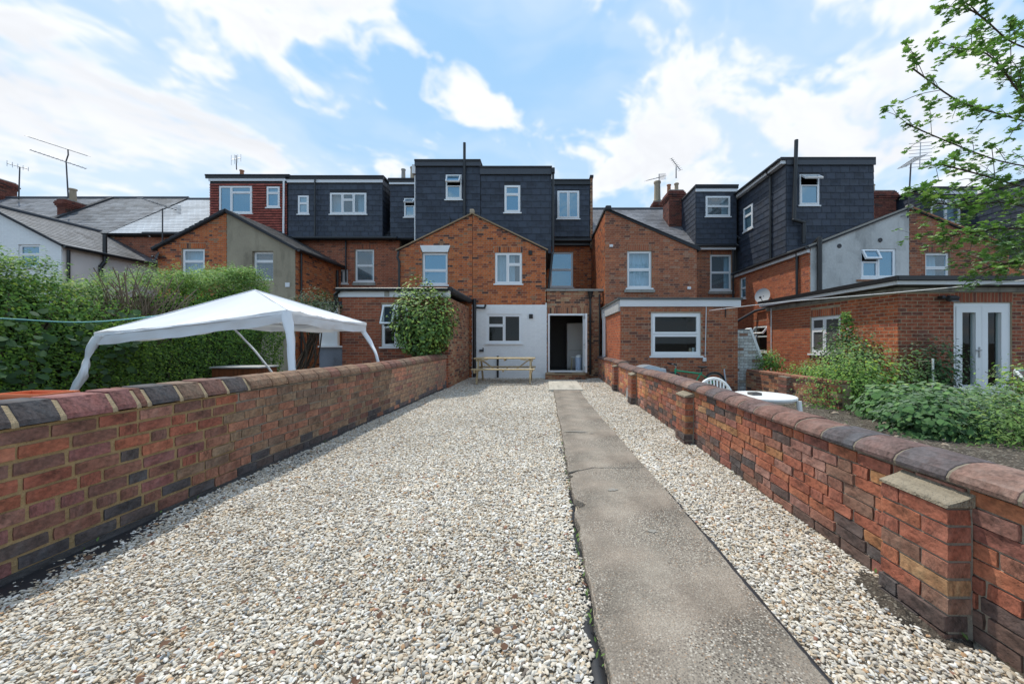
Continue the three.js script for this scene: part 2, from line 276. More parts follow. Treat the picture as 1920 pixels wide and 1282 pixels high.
// tile hanging: each slate its own piece, tail tilted out
const slateGeos = [0, 1, 2].map((k) => { const g = new THREE.BoxGeometry(1, 1, .007), uv = g.attributes.uv; g.rotateX(-.014); for (let i = 0; i < uv.count; i++) uv.setXY(i, uv.getX(i) * .5 + k * .3, uv.getY(i) * .4 + k * .37); return g; });
const slateMats = [[.040, .052, .079], [.037, .048, .073], [.043, .055, .083], [.038, .048, .072], [.041, .052, .077]].map((c, i) => std(c, { map: tSlate, roughness: .48 + i * .05 }));
function hung(parent, fr, poly, holes, { w = .32, h = .225, seed = 1, mats = slateMats, stuff = false } = {}) {
  const R = rngOf(seed * 131 + 7), rot = new THREE.Euler(0, fr.th, 0), q = new THREE.Quaternion().setFromEuler(rot), o = V(...fr.pos), list = [];
  courses(poly, holes, h, w, 'stretcher', (a, b, c, d) => list.push([a, b, c, d]));
  const put = (r) => ({ p: V((r[0] + r[1]) / 2, (r[2] + r[3]) / 2, .0075 + R() * .0015).applyQuaternion(q).add(o), s: V(r[1] - r[0] - .007, (r[3] - r[2]) + .012, 1) });
  if (stuff) {
    const im = new THREE.InstancedMesh(tileGeo, stuff, list.length), m = new THREE.Matrix4(); im.name = 'tile'; im.userData.kind = 'stuff';
    list.forEach((r, i) => { const { p, s } = put(r); im.setMatrixAt(i, m.compose(p, q, s)); const k = .75 + R() * .5; im.setColorAt(i, C(k, k, k)); }); parent.add(im); return;
  }
  for (const r of list) { const { p, s } = put(r), t = new THREE.Mesh(slateGeos[(R() * 3) | 0], mats[(R() * mats.length) | 0]); t.name = 'slate'; t.position.copy(p); t.quaternion.copy(q); t.scale.copy(s); parent.add(t); }
}
// a roof slope from its four corners (eave left, eave right, ridge right, ridge left) with courses of slates
function roofSlope(house, a, b, c, d, { col = [.17, .175, .19], vary = .75, sw = .28, sh = .2, seed = 1, th = .07 } = {}) {
  const n = b.clone().sub(a).cross(d.clone().sub(a)).normalize(); if (n.y < 0) n.negate();
  const lo = (p) => p.clone().addScaledVector(n, -th), q = [a, b, c, d, lo(a), lo(b), lo(c), lo(d)];
  const g = new THREE.BufferGeometry(), idx = [0, 1, 2, 0, 2, 3, 4, 6, 5, 4, 7, 6, 0, 4, 5, 0, 5, 1, 1, 5, 6, 1, 6, 2, 2, 6, 7, 2, 7, 3, 3, 7, 4, 3, 4, 0];
  g.setAttribute('position', new THREE.BufferAttribute(new Float32Array(q.flatMap((p) => [p.x, p.y, p.z])), 3)); g.setIndex(idx);
  const gg = g.toNonIndexed(); gg.computeVertexNormals();
  const roof = obj('roof', gg, M.felt, house);
  const R = rngOf(seed * 17 + 3), rows = Math.max(1, Math.round(d.distanceTo(a) / sh)), list = [];
  const up = d.clone().sub(a).normalize();
  for (let k = 0; k < rows; k++) {
    const t = (k + .5) / rows, l = a.clone().lerp(d, t), r = b.clone().lerp(c, t), L = l.distanceTo(r), dir = r.clone().sub(l).normalize();
    let u = -(k % 2) * sw / 2;
    while (u < L) { const s = Math.max(0, u), e = Math.min(L, u + sw); if (e - s > .03) list.push([l.clone().addScaledVector(dir, (s + e) / 2).addScaledVector(n, .012), dir, e - s]); u += sw; }
  }
  const im = new THREE.InstancedMesh(unit, M.slateRoof, list.length), m = new THREE.Matrix4(); im.name = 'slate'; im.userData.kind = 'stuff';
  list.forEach(([p, dir, l], i) => {
    const y = up.clone().multiplyScalar(1).addScaledVector(n, -.06).normalize(), z = dir.clone().cross(y).normalize(); const bz = z.dot(n) < 0 ? z.negate() : z, x = y.clone().cross(bz);
    m.makeBasis(x, y, bz); m.scale(V(l - .006, sh * 1.14, .013)); m.setPosition(p); im.setMatrixAt(i, m);
    const k = 1 - vary / 2 + R() * vary + (R() < .1 ? -.3 * vary : 0), pt = .62 + .76 * fbm(p.x * .7, p.z * 1.6 + p.y * 1.3, 4, seed); im.setColorAt(i, C(col[0] * k * pt, col[1] * k * pt, col[2] * k * pt));
  });
  roof.add(im); return roof;
}
// a uPVC window: frame, sashes, panes, sill, the dim room behind it; cells are [x0, x1, y0, y1, open] with y from the top
function win(house, fr, [u0, v0, u1, v1], cells, { sill = true, low = false, curtain = 0, set = .05, fw = .045, sw = .042, deep = 1.7, room = true, lift = .42 } = {}) {
  const wg = new THREE.Group(); wg.name = 'window'; seat(wg, fr); house.add(wg);
  const W = u1 - u0, Hh = v1 - v0, zf = -set, gs = [];
  gs.push(box(u0, u1, v1 - fw, v1, zf - .06, zf), box(u0, u1, v0, v0 + fw, zf - .06, zf), box(u0, u0 + fw, v0 + fw, v1 - fw, zf - .06, zf), box(u1 - fw, u1, v0 + fw, v1 - fw, zf - .06, zf));
  const iu0 = u0 + fw * .7, iu1 = u1 - fw * .7, iv0 = v0 + fw * .7, iv1 = v1 - fw * .7;
  for (const [a, b, c, d, open] of cells) {
    const x0 = lerp(iu0, iu1, a) + .004, x1 = lerp(iu0, iu1, b) - .004, y1 = lerp(iv1, iv0, c) - .004, y0 = lerp(iv1, iv0, d) + .004, z0 = zf - .05, z1 = zf + .012;
    const sash = [box(x0, x1, y1 - sw, y1, z0, z1), box(x0, x1, y0, y0 + sw, z0, z1), box(x0, x0 + sw, y0 + sw, y1 - sw, z0, z1), box(x1 - sw, x1, y0 + sw, y1 - sw, z0, z1)];
    const glass = new THREE.PlaneGeometry(x1 - x0 - 2 * sw + .01, y1 - y0 - 2 * sw + .01); glass.translate((x0 + x1) / 2, (y0 + y1) / 2, zf - .02);
    if (open) {
      const t = new THREE.Matrix4().makeTranslation(0, y1, zf).multiply(new THREE.Matrix4().makeRotationX(-open)).multiply(new THREE.Matrix4().makeTranslation(0, -y1, -zf + .02));
      sash.forEach((s) => s.applyMatrix4(t)); glass.applyMatrix4(t); obj('casement', sash, M.upvc, wg);
      gs.push(box(x0 - .004, x1 + .004, y0 - .03, y0 - .002, zf - .06, zf - .001));
    } else gs.push(...sash);
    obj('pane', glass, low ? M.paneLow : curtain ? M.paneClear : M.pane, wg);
  }
  obj('frame', gs, M.upvc, wg);
  if (sill) obj('sill', box(u0 - .05, u1 + .05, v0 - .045, v0 - .002, zf - .05, .055), M.upvc, wg);
  if (room) {
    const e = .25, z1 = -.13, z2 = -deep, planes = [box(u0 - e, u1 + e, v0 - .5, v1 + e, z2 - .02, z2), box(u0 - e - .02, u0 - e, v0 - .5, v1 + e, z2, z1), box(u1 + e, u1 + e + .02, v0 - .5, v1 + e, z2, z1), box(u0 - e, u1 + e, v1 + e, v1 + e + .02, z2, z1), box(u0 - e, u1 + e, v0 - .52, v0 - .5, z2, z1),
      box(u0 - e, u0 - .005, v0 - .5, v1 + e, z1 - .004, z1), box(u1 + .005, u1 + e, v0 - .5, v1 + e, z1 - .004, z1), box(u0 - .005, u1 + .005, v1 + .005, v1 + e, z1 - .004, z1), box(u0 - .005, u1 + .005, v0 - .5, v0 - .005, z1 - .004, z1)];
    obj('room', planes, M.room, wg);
  }
  if (curtain) {
    const cw = (a, b, mt) => { const g = new THREE.PlaneGeometry(b - a, Hh + .1, Math.ceil((b - a) / .02), 1), p = g.attributes.position; for (let i = 0; i < p.count; i++) p.setZ(i, Math.sin(p.getX(i) * 70 + Math.sin(p.getX(i) * 23) * 2) * .018); g.computeVertexNormals(); g.translate((a + b) / 2, (v0 + v1) / 2, -.26); obj('curtain', g, mt, wg); };
    if (curtain === 1) cw(u0 - .04, u1 + .04, M.blind); else if (curtain === 2) { cw(u0 - .05, u0 + W * .3, M.curtain); cw(u1 - W * .3, u1 + .05, M.curtain); } else if (curtain === 3) cw(u0 - .05, u0 + W * .72, M.curtain); else if (curtain === 4) cw(u1 - W * .25, u1 + .05, M.curtain);
  }
  return wg;
}
const rect = (a, b, c, d) => [[a, b], [c, b], [c, d], [a, d]];
const pr = (D, x0, y0, x1, y1) => [X(x0, D), Y(y1, D), X(x1, D), Y(y0, D)];      // an opening from its bearings at distance D
const HALF = [[0, 1, 0, .5], [0, 1, .5, 1]], PAIR = [[0, .5, 0, 1], [.5, 1, 0, 1]];
const downpipe = (h, pts, r = .034, m = M.black) => obj('drainpipe', pipeGeo(pts, r), m, h);

// ---------------------------------------------------------------- houses of the terrace
const D1 = 17.4, DW = 13.7;     // rear wall of the terrace; front of the shared rear wings
// a box dormer facing the camera: board body with openings, cheeks, flat roof, hung slates on the faces that show
function dormer(h, D, x0, y0, x1, y1, holes, { back = 20, slates = true, left = false, right = false, seed = 1, band = .14, bandMat = M.lead, over = .06, mat = M.felt, w = .32, ch = .225, rightTo = 20, whiteBand = 0 } = {}) {
  const sh = new THREE.Shape(rect(x0, y0, x1, y1).map((p) => new THREE.Vector2(...p)));
  for (const [a, b, c, d] of holes) sh.holes.push(new THREE.Path([[a, b], [a, d], [c, d], [c, b]].map((p) => new THREE.Vector2(...p))));
  const g = new THREE.ExtrudeGeometry(sh, { depth: .15, bevelEnabled: false }); g.translate(0, 0, -D - .15);
  const b = obj('dormer', [g, box(x0, x0 + .1, y0, y1, -back, -D - .15), box(x1 - .1, x1, y0, y1, -back, -D - .15), box(x0 - over, x1 + over, y1, y1 + .07, -back, -D + .1)], mat, h);
  const top = y1 - band;
  if (band) obj('fascia', box(x0 - over + .004, x1 + over - .004, top, y1 - .002, -D + .024, -D + .075), bandMat, b);
  if (whiteBand) obj('fascia', box(x0 - .02, x1 + .02, top - whiteBand, top - .004, -D + .022, -D + .06), M.fascia, b);
  if (slates) {
    hung(b, front(D), rect(x0, y0, x1, top - whiteBand - .01), holes, { seed, w, h: ch });
    if (left) hung(b, leftF(x0), rect(-rightTo, y0, -D, y1 - .03), [], { seed: seed + 1, w, h: ch });
    if (right) hung(b, rightF(x1), rect(D, y0, rightTo, y1 - .03), [], { seed: seed + 2, w, h: ch });
  }
  return b;
}
const gutter = (h, a, b, r = .055, m = M.black) => { const g = cyl(a, b, r, r, 10); return obj('gutter', g, m, h); };
function pot(stack, x, y, z, s = 1, kind = 0, m = M.buff) {
  const prof = kind === 1 ? [[.0, 0], [.14, 0], [.14, .05], [.11, .08], [.10, .62], [.12, .64], [.12, .70], [.085, .70], [.08, .3], [0, .3]] : kind === 2 ? [[0, 0], [.13, 0], [.115, .5], [.15, .52], [.15, .58], [.09, .58], [.09, .35], [0, .35]] : [[0, 0], [.125, 0], [.12, .06], [.10, .10], [.095, .42], [.125, .45], [.125, .5], [.10, .52], [.08, .5], [.08, .3], [0, .3]];
  const g = new THREE.LatheGeometry(prof.map(([a, b]) => new THREE.Vector2(a * s, b * s)), 14); g.translate(x, y, z); return obj('chimney_pot', g, m, stack);
}
function chimney(h, x0, x1, y0, y1, D, dp, pal, seed, potsAt) {
  const b = obj('chimney', box(x0 + .01, x1 - .01, y0, y1 - .02, -D - dp, -D - .01), M.mortar, h), R = rngOf(seed), list = [];
  const add = (ax, x, u0, u1, ins, ya, yb) => courses(rect(u0, ya, u1, yb), [], .075, .225, 'flemish', (p, q, c, d) => list.push([ax, x, p, q, c, d]));
  const yc = y1 - .42;
  add('z', -D, x0, x1, 0, y0, yc); add('x', x0, D, D + dp, 0, y0, yc); add('X', x1, D, D + dp, 0, y0, yc);
  const out = [.03, .06, .085, .06, .02];
  out.forEach((o, i) => { const a = yc + i * .08; add('z', -D + o, x0 - o, x1 + o, 0, a, a + .075); add('x', x0 - o, D - o, D + dp + o, 0, a, a + .075); add('X', x1 + o, D - o, D + dp + o, 0, a, a + .075); });
  const im = new THREE.InstancedMesh(unit, M.brick, list.length), m = new THREE.Matrix4(), q = new THREE.Quaternion(); im.name = 'brick'; im.userData.kind = 'stuff';
  list.forEach(([ax, x, p, q2, c, d], i) => {
    const l = q2 - p - .01, hh = d - c - .01;
    if (ax === 'z') m.compose(V((p + q2) / 2, (c + d) / 2, x - .045), q, V(l, hh, .1)); else m.compose(V(x + (ax === 'x' ? .045 : -.045), (c + d) / 2, -(p + q2) / 2), q, V(.1, hh, l));
    im.setMatrixAt(i, m); const cc = pick(PAL[pal], R()), k = .8 + R() * .35; im.setColorAt(i, C(cc[0] * k, cc[1] * k, cc[2] * k));
  });
  b.add(im);
  obj('flaunching', box(x0 + .02, x1 - .02, y1 - .03, y1 + .03, -D - dp + .02, -D - .02), M.stone, b);
  for (const [fx, s, kind, mt] of potsAt) pot(b, lerp(x0, x1, fx), y1 + .03, -D - dp / 2, s, kind, mt);
  return b;
}
function mainRoof(h, x0, x1, { eave = 5.75, ridge = 8.7, col, seed, vary, eD = 17.15, rD = 21 } = {}) {
  roofSlope(h, V(x0, eave, -eD), V(x1, eave, -eD), V(x1, ridge, -rD), V(x0, ridge, -rD), { col, seed, vary });
  roofSlope(h, V(x1, eave, -2 * rD + eD), V(x0, eave, -2 * rD + eD), V(x0, ridge, -rD - .01), V(x1, ridge, -rD - .01), { col, seed: seed + 1, sw: .6, sh: .5 });
  obj('ridge_tile', cyl(V(x0, ridge + .02, -rD), V(x1, ridge + .02, -rD), .09, .09, 8), M.lead, h);
}

// --- far left: slate roofed houses
{
  const h = thing('terraced_house', 'dark slate roofed terraced house at the far left end with broad corbelled chimney', 'house');
  mainRoof(h, -30, -23.05, { eave: 5.95, ridge: 8.87, seed: 11, col: [.21, .22, .245] });
  facade(h, front(D1), rect(-30, 0, -23.05, 5.9), [], { pal: 'brown', seed: 2, bricks: false });
  chimney(h, -31.2, X(-12, 20.5), 7.6, Y(332, 20.5), 20.5, .9, 'stack', 5, []);
}
{
  const h = thing('terraced_house', 'slate roofed terraced house behind white gable with buff chimney pot on low brick stack', 'house');
  mainRoof(h, -22.95, -19.0, { eave: 5.95, ridge: 8.87, seed: 13, col: [.185, .195, .215] });
  facade(h, front(D1), rect(-23, 0, -19, 5.9), [], { pal: 'brown', seed: 3, bricks: false });
  obj('party_wall', [bar(V(-23, 5.98, -17.1), V(-23, 8.92, -21), .2, .1)], M.felt, h);
  chimney(h, X(106, 18.9), X(121, 18.9), 6.8, Y(372, 18.9), 18.9, .95, 'stack', 6, [[.5, 1.05, 2, M.buff]]);
}
{
  const h = thing('terraced_house', 'white painted terraced house with slate gabled rear wing and cream side wall above the hedge', 'house');
  mainRoof(h, -18.98, -14.2, { eave: 5.95, ridge: 8.8, seed: 15, col: [.50, .535, .58], vary: .2 });
  facade(h, front(D1), rect(-19, 0, -14.2, 5.85), [], { pal: 'brown', seed: 4 });
  gutter(h, V(-17.4, 5.92, -17.06), V(-14.3, 5.92, -17.06), .07);
  const D = 13.85, w1 = pr(D, 33, 458, 74, 502);
  facade(h, front(D), [[-22.1, 0], [-16.98, 0], [-16.98, 4.66], [-19.55, 5.97], [-22.1, 4.66]], [w1], { pal: 'white', seed: 5, mortar: M.whitePaint, bond: 'stretcher' });
  win(h, front(D), w1, [[0, 1, 0, .42], [0, 1, .42, 1]], {});
  facade(h, rightF(-16.98), rect(13.87, 0, D1, 4.62), [], { bricks: false, mat: M.cream, depth: .2 });
  roofSlope(h, V(-16.82, 4.62, -13.72), V(-16.82, 4.62, -17.6), V(-19.55, 6.04, -18.2), V(-19.55, 6.04, -13.72), { col: [.17, .175, .19], seed: 16 });
  roofSlope(h, V(-22.26, 4.62, -18.2), V(-22.26, 4.62, -13.72), V(-19.56, 6.04, -13.72), V(-19.56, 6.04, -18.2), { col: [.17, .175, .19], seed: 17 });
  obj('ridge_tile', cyl(V(-19.55, 6.08, -13.7), V(-19.55, 6.08, -18.2), .09, .09, 8), M.lead, h);
  gutter(h, V(-16.78, 4.57, -13.75), V(-16.78, 4.57, -17.4), .06);
  downpipe(h, [V(-16.86, 5.35, -15.1), V(-16.86, 4.3, -15.1), V(-16.9, 4.1, -15.0), V(-16.9, 0, -15.0)], .065);
  downpipe(h, [V(-16.92, 4.5, -14.0), V(-16.92, 0, -14.0)], .045);
}
// --- brick half of the left gable, red tile hung dormer
{
  const h = thing('terraced_house', 'brick terraced house with red tile hung dormer and brick half of shared gable', 'house');
  const D = 14.2, ax = X(424.5, D), w1 = pr(D, 340, 466, 383, 515);
  facade(h, front(D), [[-13.95, 0], [ax, 0], [ax, 5.88], [-13.95, 4.63]], [w1], { pal: 'orange', seed: 21, soldiers: [[w1[0] - .05, w1[3], w1[2] + .05, w1[3] + .2]] });
  win(h, front(D), w1, [[0, 1, 0, .48], [0, 1, .48, 1]], { sill: true, curtain: 1 });
  facade(h, front(D1), rect(-14.2, 0, -11.33, 5.7), [], { bricks: false });
  roofSlope(h, V(-14.1, 4.58, -17.6), V(-14.1, 4.58, -14.08), V(ax, 5.98, -14.08), V(ax, 5.98, -18), { seed: 22, col: [.15, .14, .14] });
  const A = pr(17.15, 411, 349, 472.5, 400), B = pr(17.15, 500, 350, 524.5, 389);
  const x0 = X(393, 17.15), x1 = X(538, 17.15), y1 = Y(331, 17.15), y0 = 5.6;
  const d = dormer(h, 17.15, x0, y0, x1, y1, [A, B], { slates: false, band: .1, bandMat: M.black, whiteBand: .11, over: .15, back: 20.5 });
  hung(d, front(17.15), rect(x0, y0, x1, y1 - .24), [A, B], { w: .165, h: .11, seed: 23, stuff: std([.40, .090, .062], { map: tSlate, roughness: .8 }) });
  win(h, front(17.15), A, [[0, .37, 0, 1], [.37, 1, 0, .23], [.37, 1, .23, 1]], { set: -.02 });
  win(h, front(17.15), B, [[0, 1, 0, .3], [0, 1, .3, 1]], { set: -.02 });
  mainRoof(h, -14.18, -11.34, { seed: 24, ridge: 8.5 });
  downpipe(h, [V(x1 - .08, y1 - .2, -17.05), V(x1 - .1, y0 + .2, -17.05)], .04, M.upvc);
  chimney(h, X(438, 20.6), X(454, 20.6), 8.0, Y(332, 20.6), 20.6, .5, 'orange', 7, [[.5, .75, 2, M.clay]]);
}
// --- rendered half of the left gable, black slate dormer
{
  const h = thing('terraced_house', 'terraced house with grey cement half gable and wide black slate dormer', 'house');
  const D = 14.2, ax = X(424.5, D), xr = X(553, D), w1 = pr(D, 472, 470.6, 511.5, 526);
  facade(h, front(D), [[ax, 0], [xr, 0], [xr, 4.64], [ax, 5.88]], [w1], { bricks: false, mat: M.cement });
  win(h, front(D), w1, [[0, 1, 0, .32], [0, 1, .32, 1]], { sill: false, set: .12, curtain: 4 });
  obj('vent', [box(X(535, D), X(543, D), Y(538, D), Y(530, D), -D, -D + .03)], M.fascia, h);
  facade(h, rightF(xr), rect(14.22, 0, D1, 4.6), [], { pal: 'orange', seed: 31 });
  roofSlope(h, V(xr + .14, 4.56, -14.08), V(xr + .14, 4.56, -17.5), V(ax + .01, 5.98, -18), V(ax + .01, 5.98, -14.08), { seed: 32, col: [.12, .12, .125] });
  obj('verge', [bar(V(ax, 5.90, -14.16), V(xr + .14, 4.5, -14.16), .05, .1), bar(V(ax, 5.90, -14.16), V(-14.1, 4.52, -14.16), .05, .1)], M.felt, h);
  gutter(h, V(xr + .18, 4.52, -14.1), V(xr + .18, 4.52, -17.3), .06);
  downpipe(h, [V(xr + .07, 4.5, -14.45), V(xr + .07, .2, -14.45)], .035);
  downpipe(h, [V(xr + .07, 4.3, -16.95), V(xr + .07, .2, -16.95)], .05);
  const g1 = pr(D1, 665, 467, 701, 528), g2 = pr(D1, 634, 505, 652, 532);
  facade(h, front(D1), rect(-11.32, 0, X(749, D1), 5.7), [g1, g2], { pal: 'brown', seed: 33, soldiers: [[g1[0] - .08, g1[3], g1[2] + .08, g1[3] + .22]] });
  win(h, front(D1), g1, HALF, { set: .07, curtain: 4 }); win(h, front(D1), g2, PAIR, {});
  obj('window_ledge', box(g1[0] - .08, g1[2] + .08, g1[1] - .17, g1[1] - .05, -D1 - .05, -D1 + .07), M.stone, h);
  const A = pr(17.15, 559, 367, 579, 401.5), B = pr(17.15, 619, 362, 687, 401.5), x0 = X(540, 17.15), x1 = X(717, 17.15), y1 = Y(333, 17.15), y0 = Y(443, 17.15);
  dormer(h, 17.15, x0, y0, x1, y1, [A, B], { seed: 34, right: true, band: .1, bandMat: M.black, whiteBand: .13, over: .08, back: 20.6, rightTo: 19.6 });
  win(h, front(17.15), A, [[0, 1, 0, .42], [0, 1, .42, 1]], { set: -.03 });
  win(h, front(17.15), B, [[0, .34, 0, 1], [.34, .66, 0, .32], [.34, .66, .32, 1], [.66, 1, 0, 1]], { set: -.03, curtain: 2 });
  mainRoof(h, -11.32, -6.72, { seed: 35, ridge: 8.6, col: [.08, .085, .10] });
  gutter(h, V(-10.9, 5.72, -17.02), V(X(750, D1), 5.72, -17.02), .07);
  downpipe(h, [V(X(589, 17), y1 - .1, -17.04), V(X(589, 17), y0, -17.04)], .03);
  downpipe(h, [V(X(648, 17.3), 5.68, -17.3), V(X(648, 17.3), 3.9, -17.3)], .035);
  // lean-to porch beside the wing: white panel over blue painted wall
  const px0 = X(598, 12.5), px1 = X(645, 12.5);
  facade(h, front(12.5), rect(px0, -.1, px1, Y(650, 12.5)), [], { pal: 'white', seed: 36, mortar: M.whitePaint, bond: 'stretcher', bricks: false, mat: std([.27, .31, .38], { map: rep(tRender, .5) }), label: 'blue grey painted low wall' });
  obj('porch_panel', [box(px0, px1 - .3, Y(648, 12.5), Y(572, 12.5), -12.6, -12.52)], M.whitePaint, h);
  obj('porch_frame', [box(px1 - .28, px1 - .2, Y(648, 12.5), Y(572, 12.5), -12.6, -12.48), box(px0, px1, Y(651, 12.5), Y(648, 12.5), -12.62, -12.42)], M.upvc, h);
  obj('porch_roof', [box(px0 - .1, px1 + .05, Y(572, 12.5), Y(566, 12.5), -14, -12.3)], M.felt, h);
}
// --- left half of the orange gable, tall half of the big slate dormer, flat roofed extension
{
  const h = thing('terraced_house', 'brick terraced house with white gable window lintel and taller half of big slate dormer', 'house');
  const D = DW, xl = X(748, D), xm = X(885.5, D), w1 = pr(D, 791, 473, 839, 534);
  const lint = [X(789.5, D), Y(472.5, D), X(842, D), Y(460, D)];
  facade(h, front(D), [[xl, 0], [xm, 0], [xm, 5.66], [xl, 4.45]], [w1, lint], { pal: 'orange', seed: 41 });
  const ls = new THREE.Shape([[lint[0] + .05, lint[1]], [lint[2] - .05, lint[1]], [lint[2] + .04, lint[3]], [lint[0] - .04, lint[3]]].map((p) => new THREE.Vector2(...p)));
  const lg = new THREE.ExtrudeGeometry(ls, { depth: .2, bevelEnabled: false }); lg.translate(0, 0, -D - .18); obj('lintel', lg, M.whitePaint, h);
  win(h, front(D), w1, [[0, 1, 0, .55], [0, 1, .55, 1]], { set: .08 });
  facade(h, leftF(xl), rect(-D1, 0, -D - .01, 4.4), [], { bricks: false });
  roofSlope(h, V(xl - .1, 4.42, -17.5), V(xl - .1, 4.42, -13.69), V(xm, 5.73, -13.69), V(xm, 5.73, -17.8), { seed: 42, col: [.14, .13, .13] });
  downpipe(h, [V(xl + .02, 4.35, -13.62), V(xl - .02, 4.15, -13.6), V(xl + .04, 4.0, -13.6), V(xl + .04, 2.6, -13.6)], .04);
  // small dormer on the main roof
  const s = pr(17.15, 758, 372, 779, 407);
  dormer(h, 17.15, X(731, 17.15), Y(446, 17.15), X(790, 17.15), Y(338, 17.15), [s], { seed: 43, band: .1, bandMat: M.black, whiteBand: .09, back: 20.6 });
  win(h, front(17.15), s, [[0, 1, 0, .38, .75], [0, 1, .38, 1]], { set: -.03 });
  // big dormer, tall half
  const Dd = 14.3, x0 = X(779, Dd), x1 = X(900.5, Dd), y1 = Y(304, Dd), b = pr(Dd, 836, 328, 865.5, 374);
  dormer(h, Dd, x0, 4.5, x1, y1, [b], { seed: 44, band: .16, back: 20.6, over: .02, w: .33, ch: .235 });
  win(h, front(Dd), b, [[0, 1, 0, .44, .6], [0, 1, .44, 1]], { set: -.03, sw: .035 });
  obj('fascia_end', box(x0 - .12, x0, y1 - .42, y1 - .1, -Dd - .3, -Dd + .05), M.fascia, h);
  obj('corner_trim', box(x0 - .035, x0 - .004, 4.6, y1 - .5, -Dd - .05, -Dd + .03), M.fascia, h);
  downpipe(h, [V(X(870.5, 14.2), Y(267, 14.2), -14.22), V(X(870.5, 14.2), Y(406, 14.2), -14.22)], .05);
  downpipe(h, [V(X(842.5, 14.2), Y(407, 14.2), -14.24), V(X(842.5, 14.2), Y(420, 14.2), -14.24)], .025);
  mainRoof(h, -6.7, -2.4, { seed: 45, ridge: 8.0, col: [.08, .085, .10] });
  chimney(h, X(747, 20.7), X(780, 20.7), 7.4, Y(337, 20.7), 20.7, .8, 'mixed', 8, [[.12, 1.0, 1, M.stone], [.66, 1.15, 1, M.buff], [.9, .95, 0, M.clay]]);
  // flat roofed extension in the garden
  const E = 10.7, ex0 = X(641, E), ex1 = -2.63, we = pr(E, 715, 570, 764, 650), top = 2.44;
  facade(h, front(E), rect(ex0, -.1, ex1, top), [we], { pal: 'brown', seed: 46, bond: 'stretcher', mortar: M.mortar });
  facade(h, rightF(ex1), rect(E + .005, -.1, D - .01, top), [], { pal: 'mixed', seed: 47, bond: 'stretcher' });
  facade(h, leftF(ex0), rect(-D1, -.1, -E - .005, top), [], { bricks: false });
  win(h, front(E), we, [[0, .55, 0, .52, .42], [0, .55, .52, 1], [.55, 1, 0, 1]], { set: .03, low: true });
  obj('fascia', box(ex0 - .08, ex1 + .04, top + .004, 2.62, -E - .1, -E + .05), M.fascia, h);
  obj('vent', box(X(722, E), X(731, E), Y(556, E), Y(547, E), -E + .05, -E + .062), M.stone, h);
  obj('flat_roof', [box(ex0 - .12, ex1 + .07, 2.62, 2.70, -D + .02, -E + .09)], M.felt, h);
  gutter(h, V(ex0 - .1, 2.64, -E + .12), V(ex1 + .02, 2.64, -E + .12), .05);
  obj('roof_edge', [cyl(V(ex1 + .02, 2.66, -E - .1), V(ex1 + .02, 2.66, -D + .05), .09, .09, 10)], M.felt, h);
  downpipe(h, [V(ex0 - .02, 2.6, -E + .12), V(ex0 - .16, 2.5, -E + .06), V(ex0 - .16, 2.2, -E), V(ex0 - .3, 2.0, -E)], .04);
}
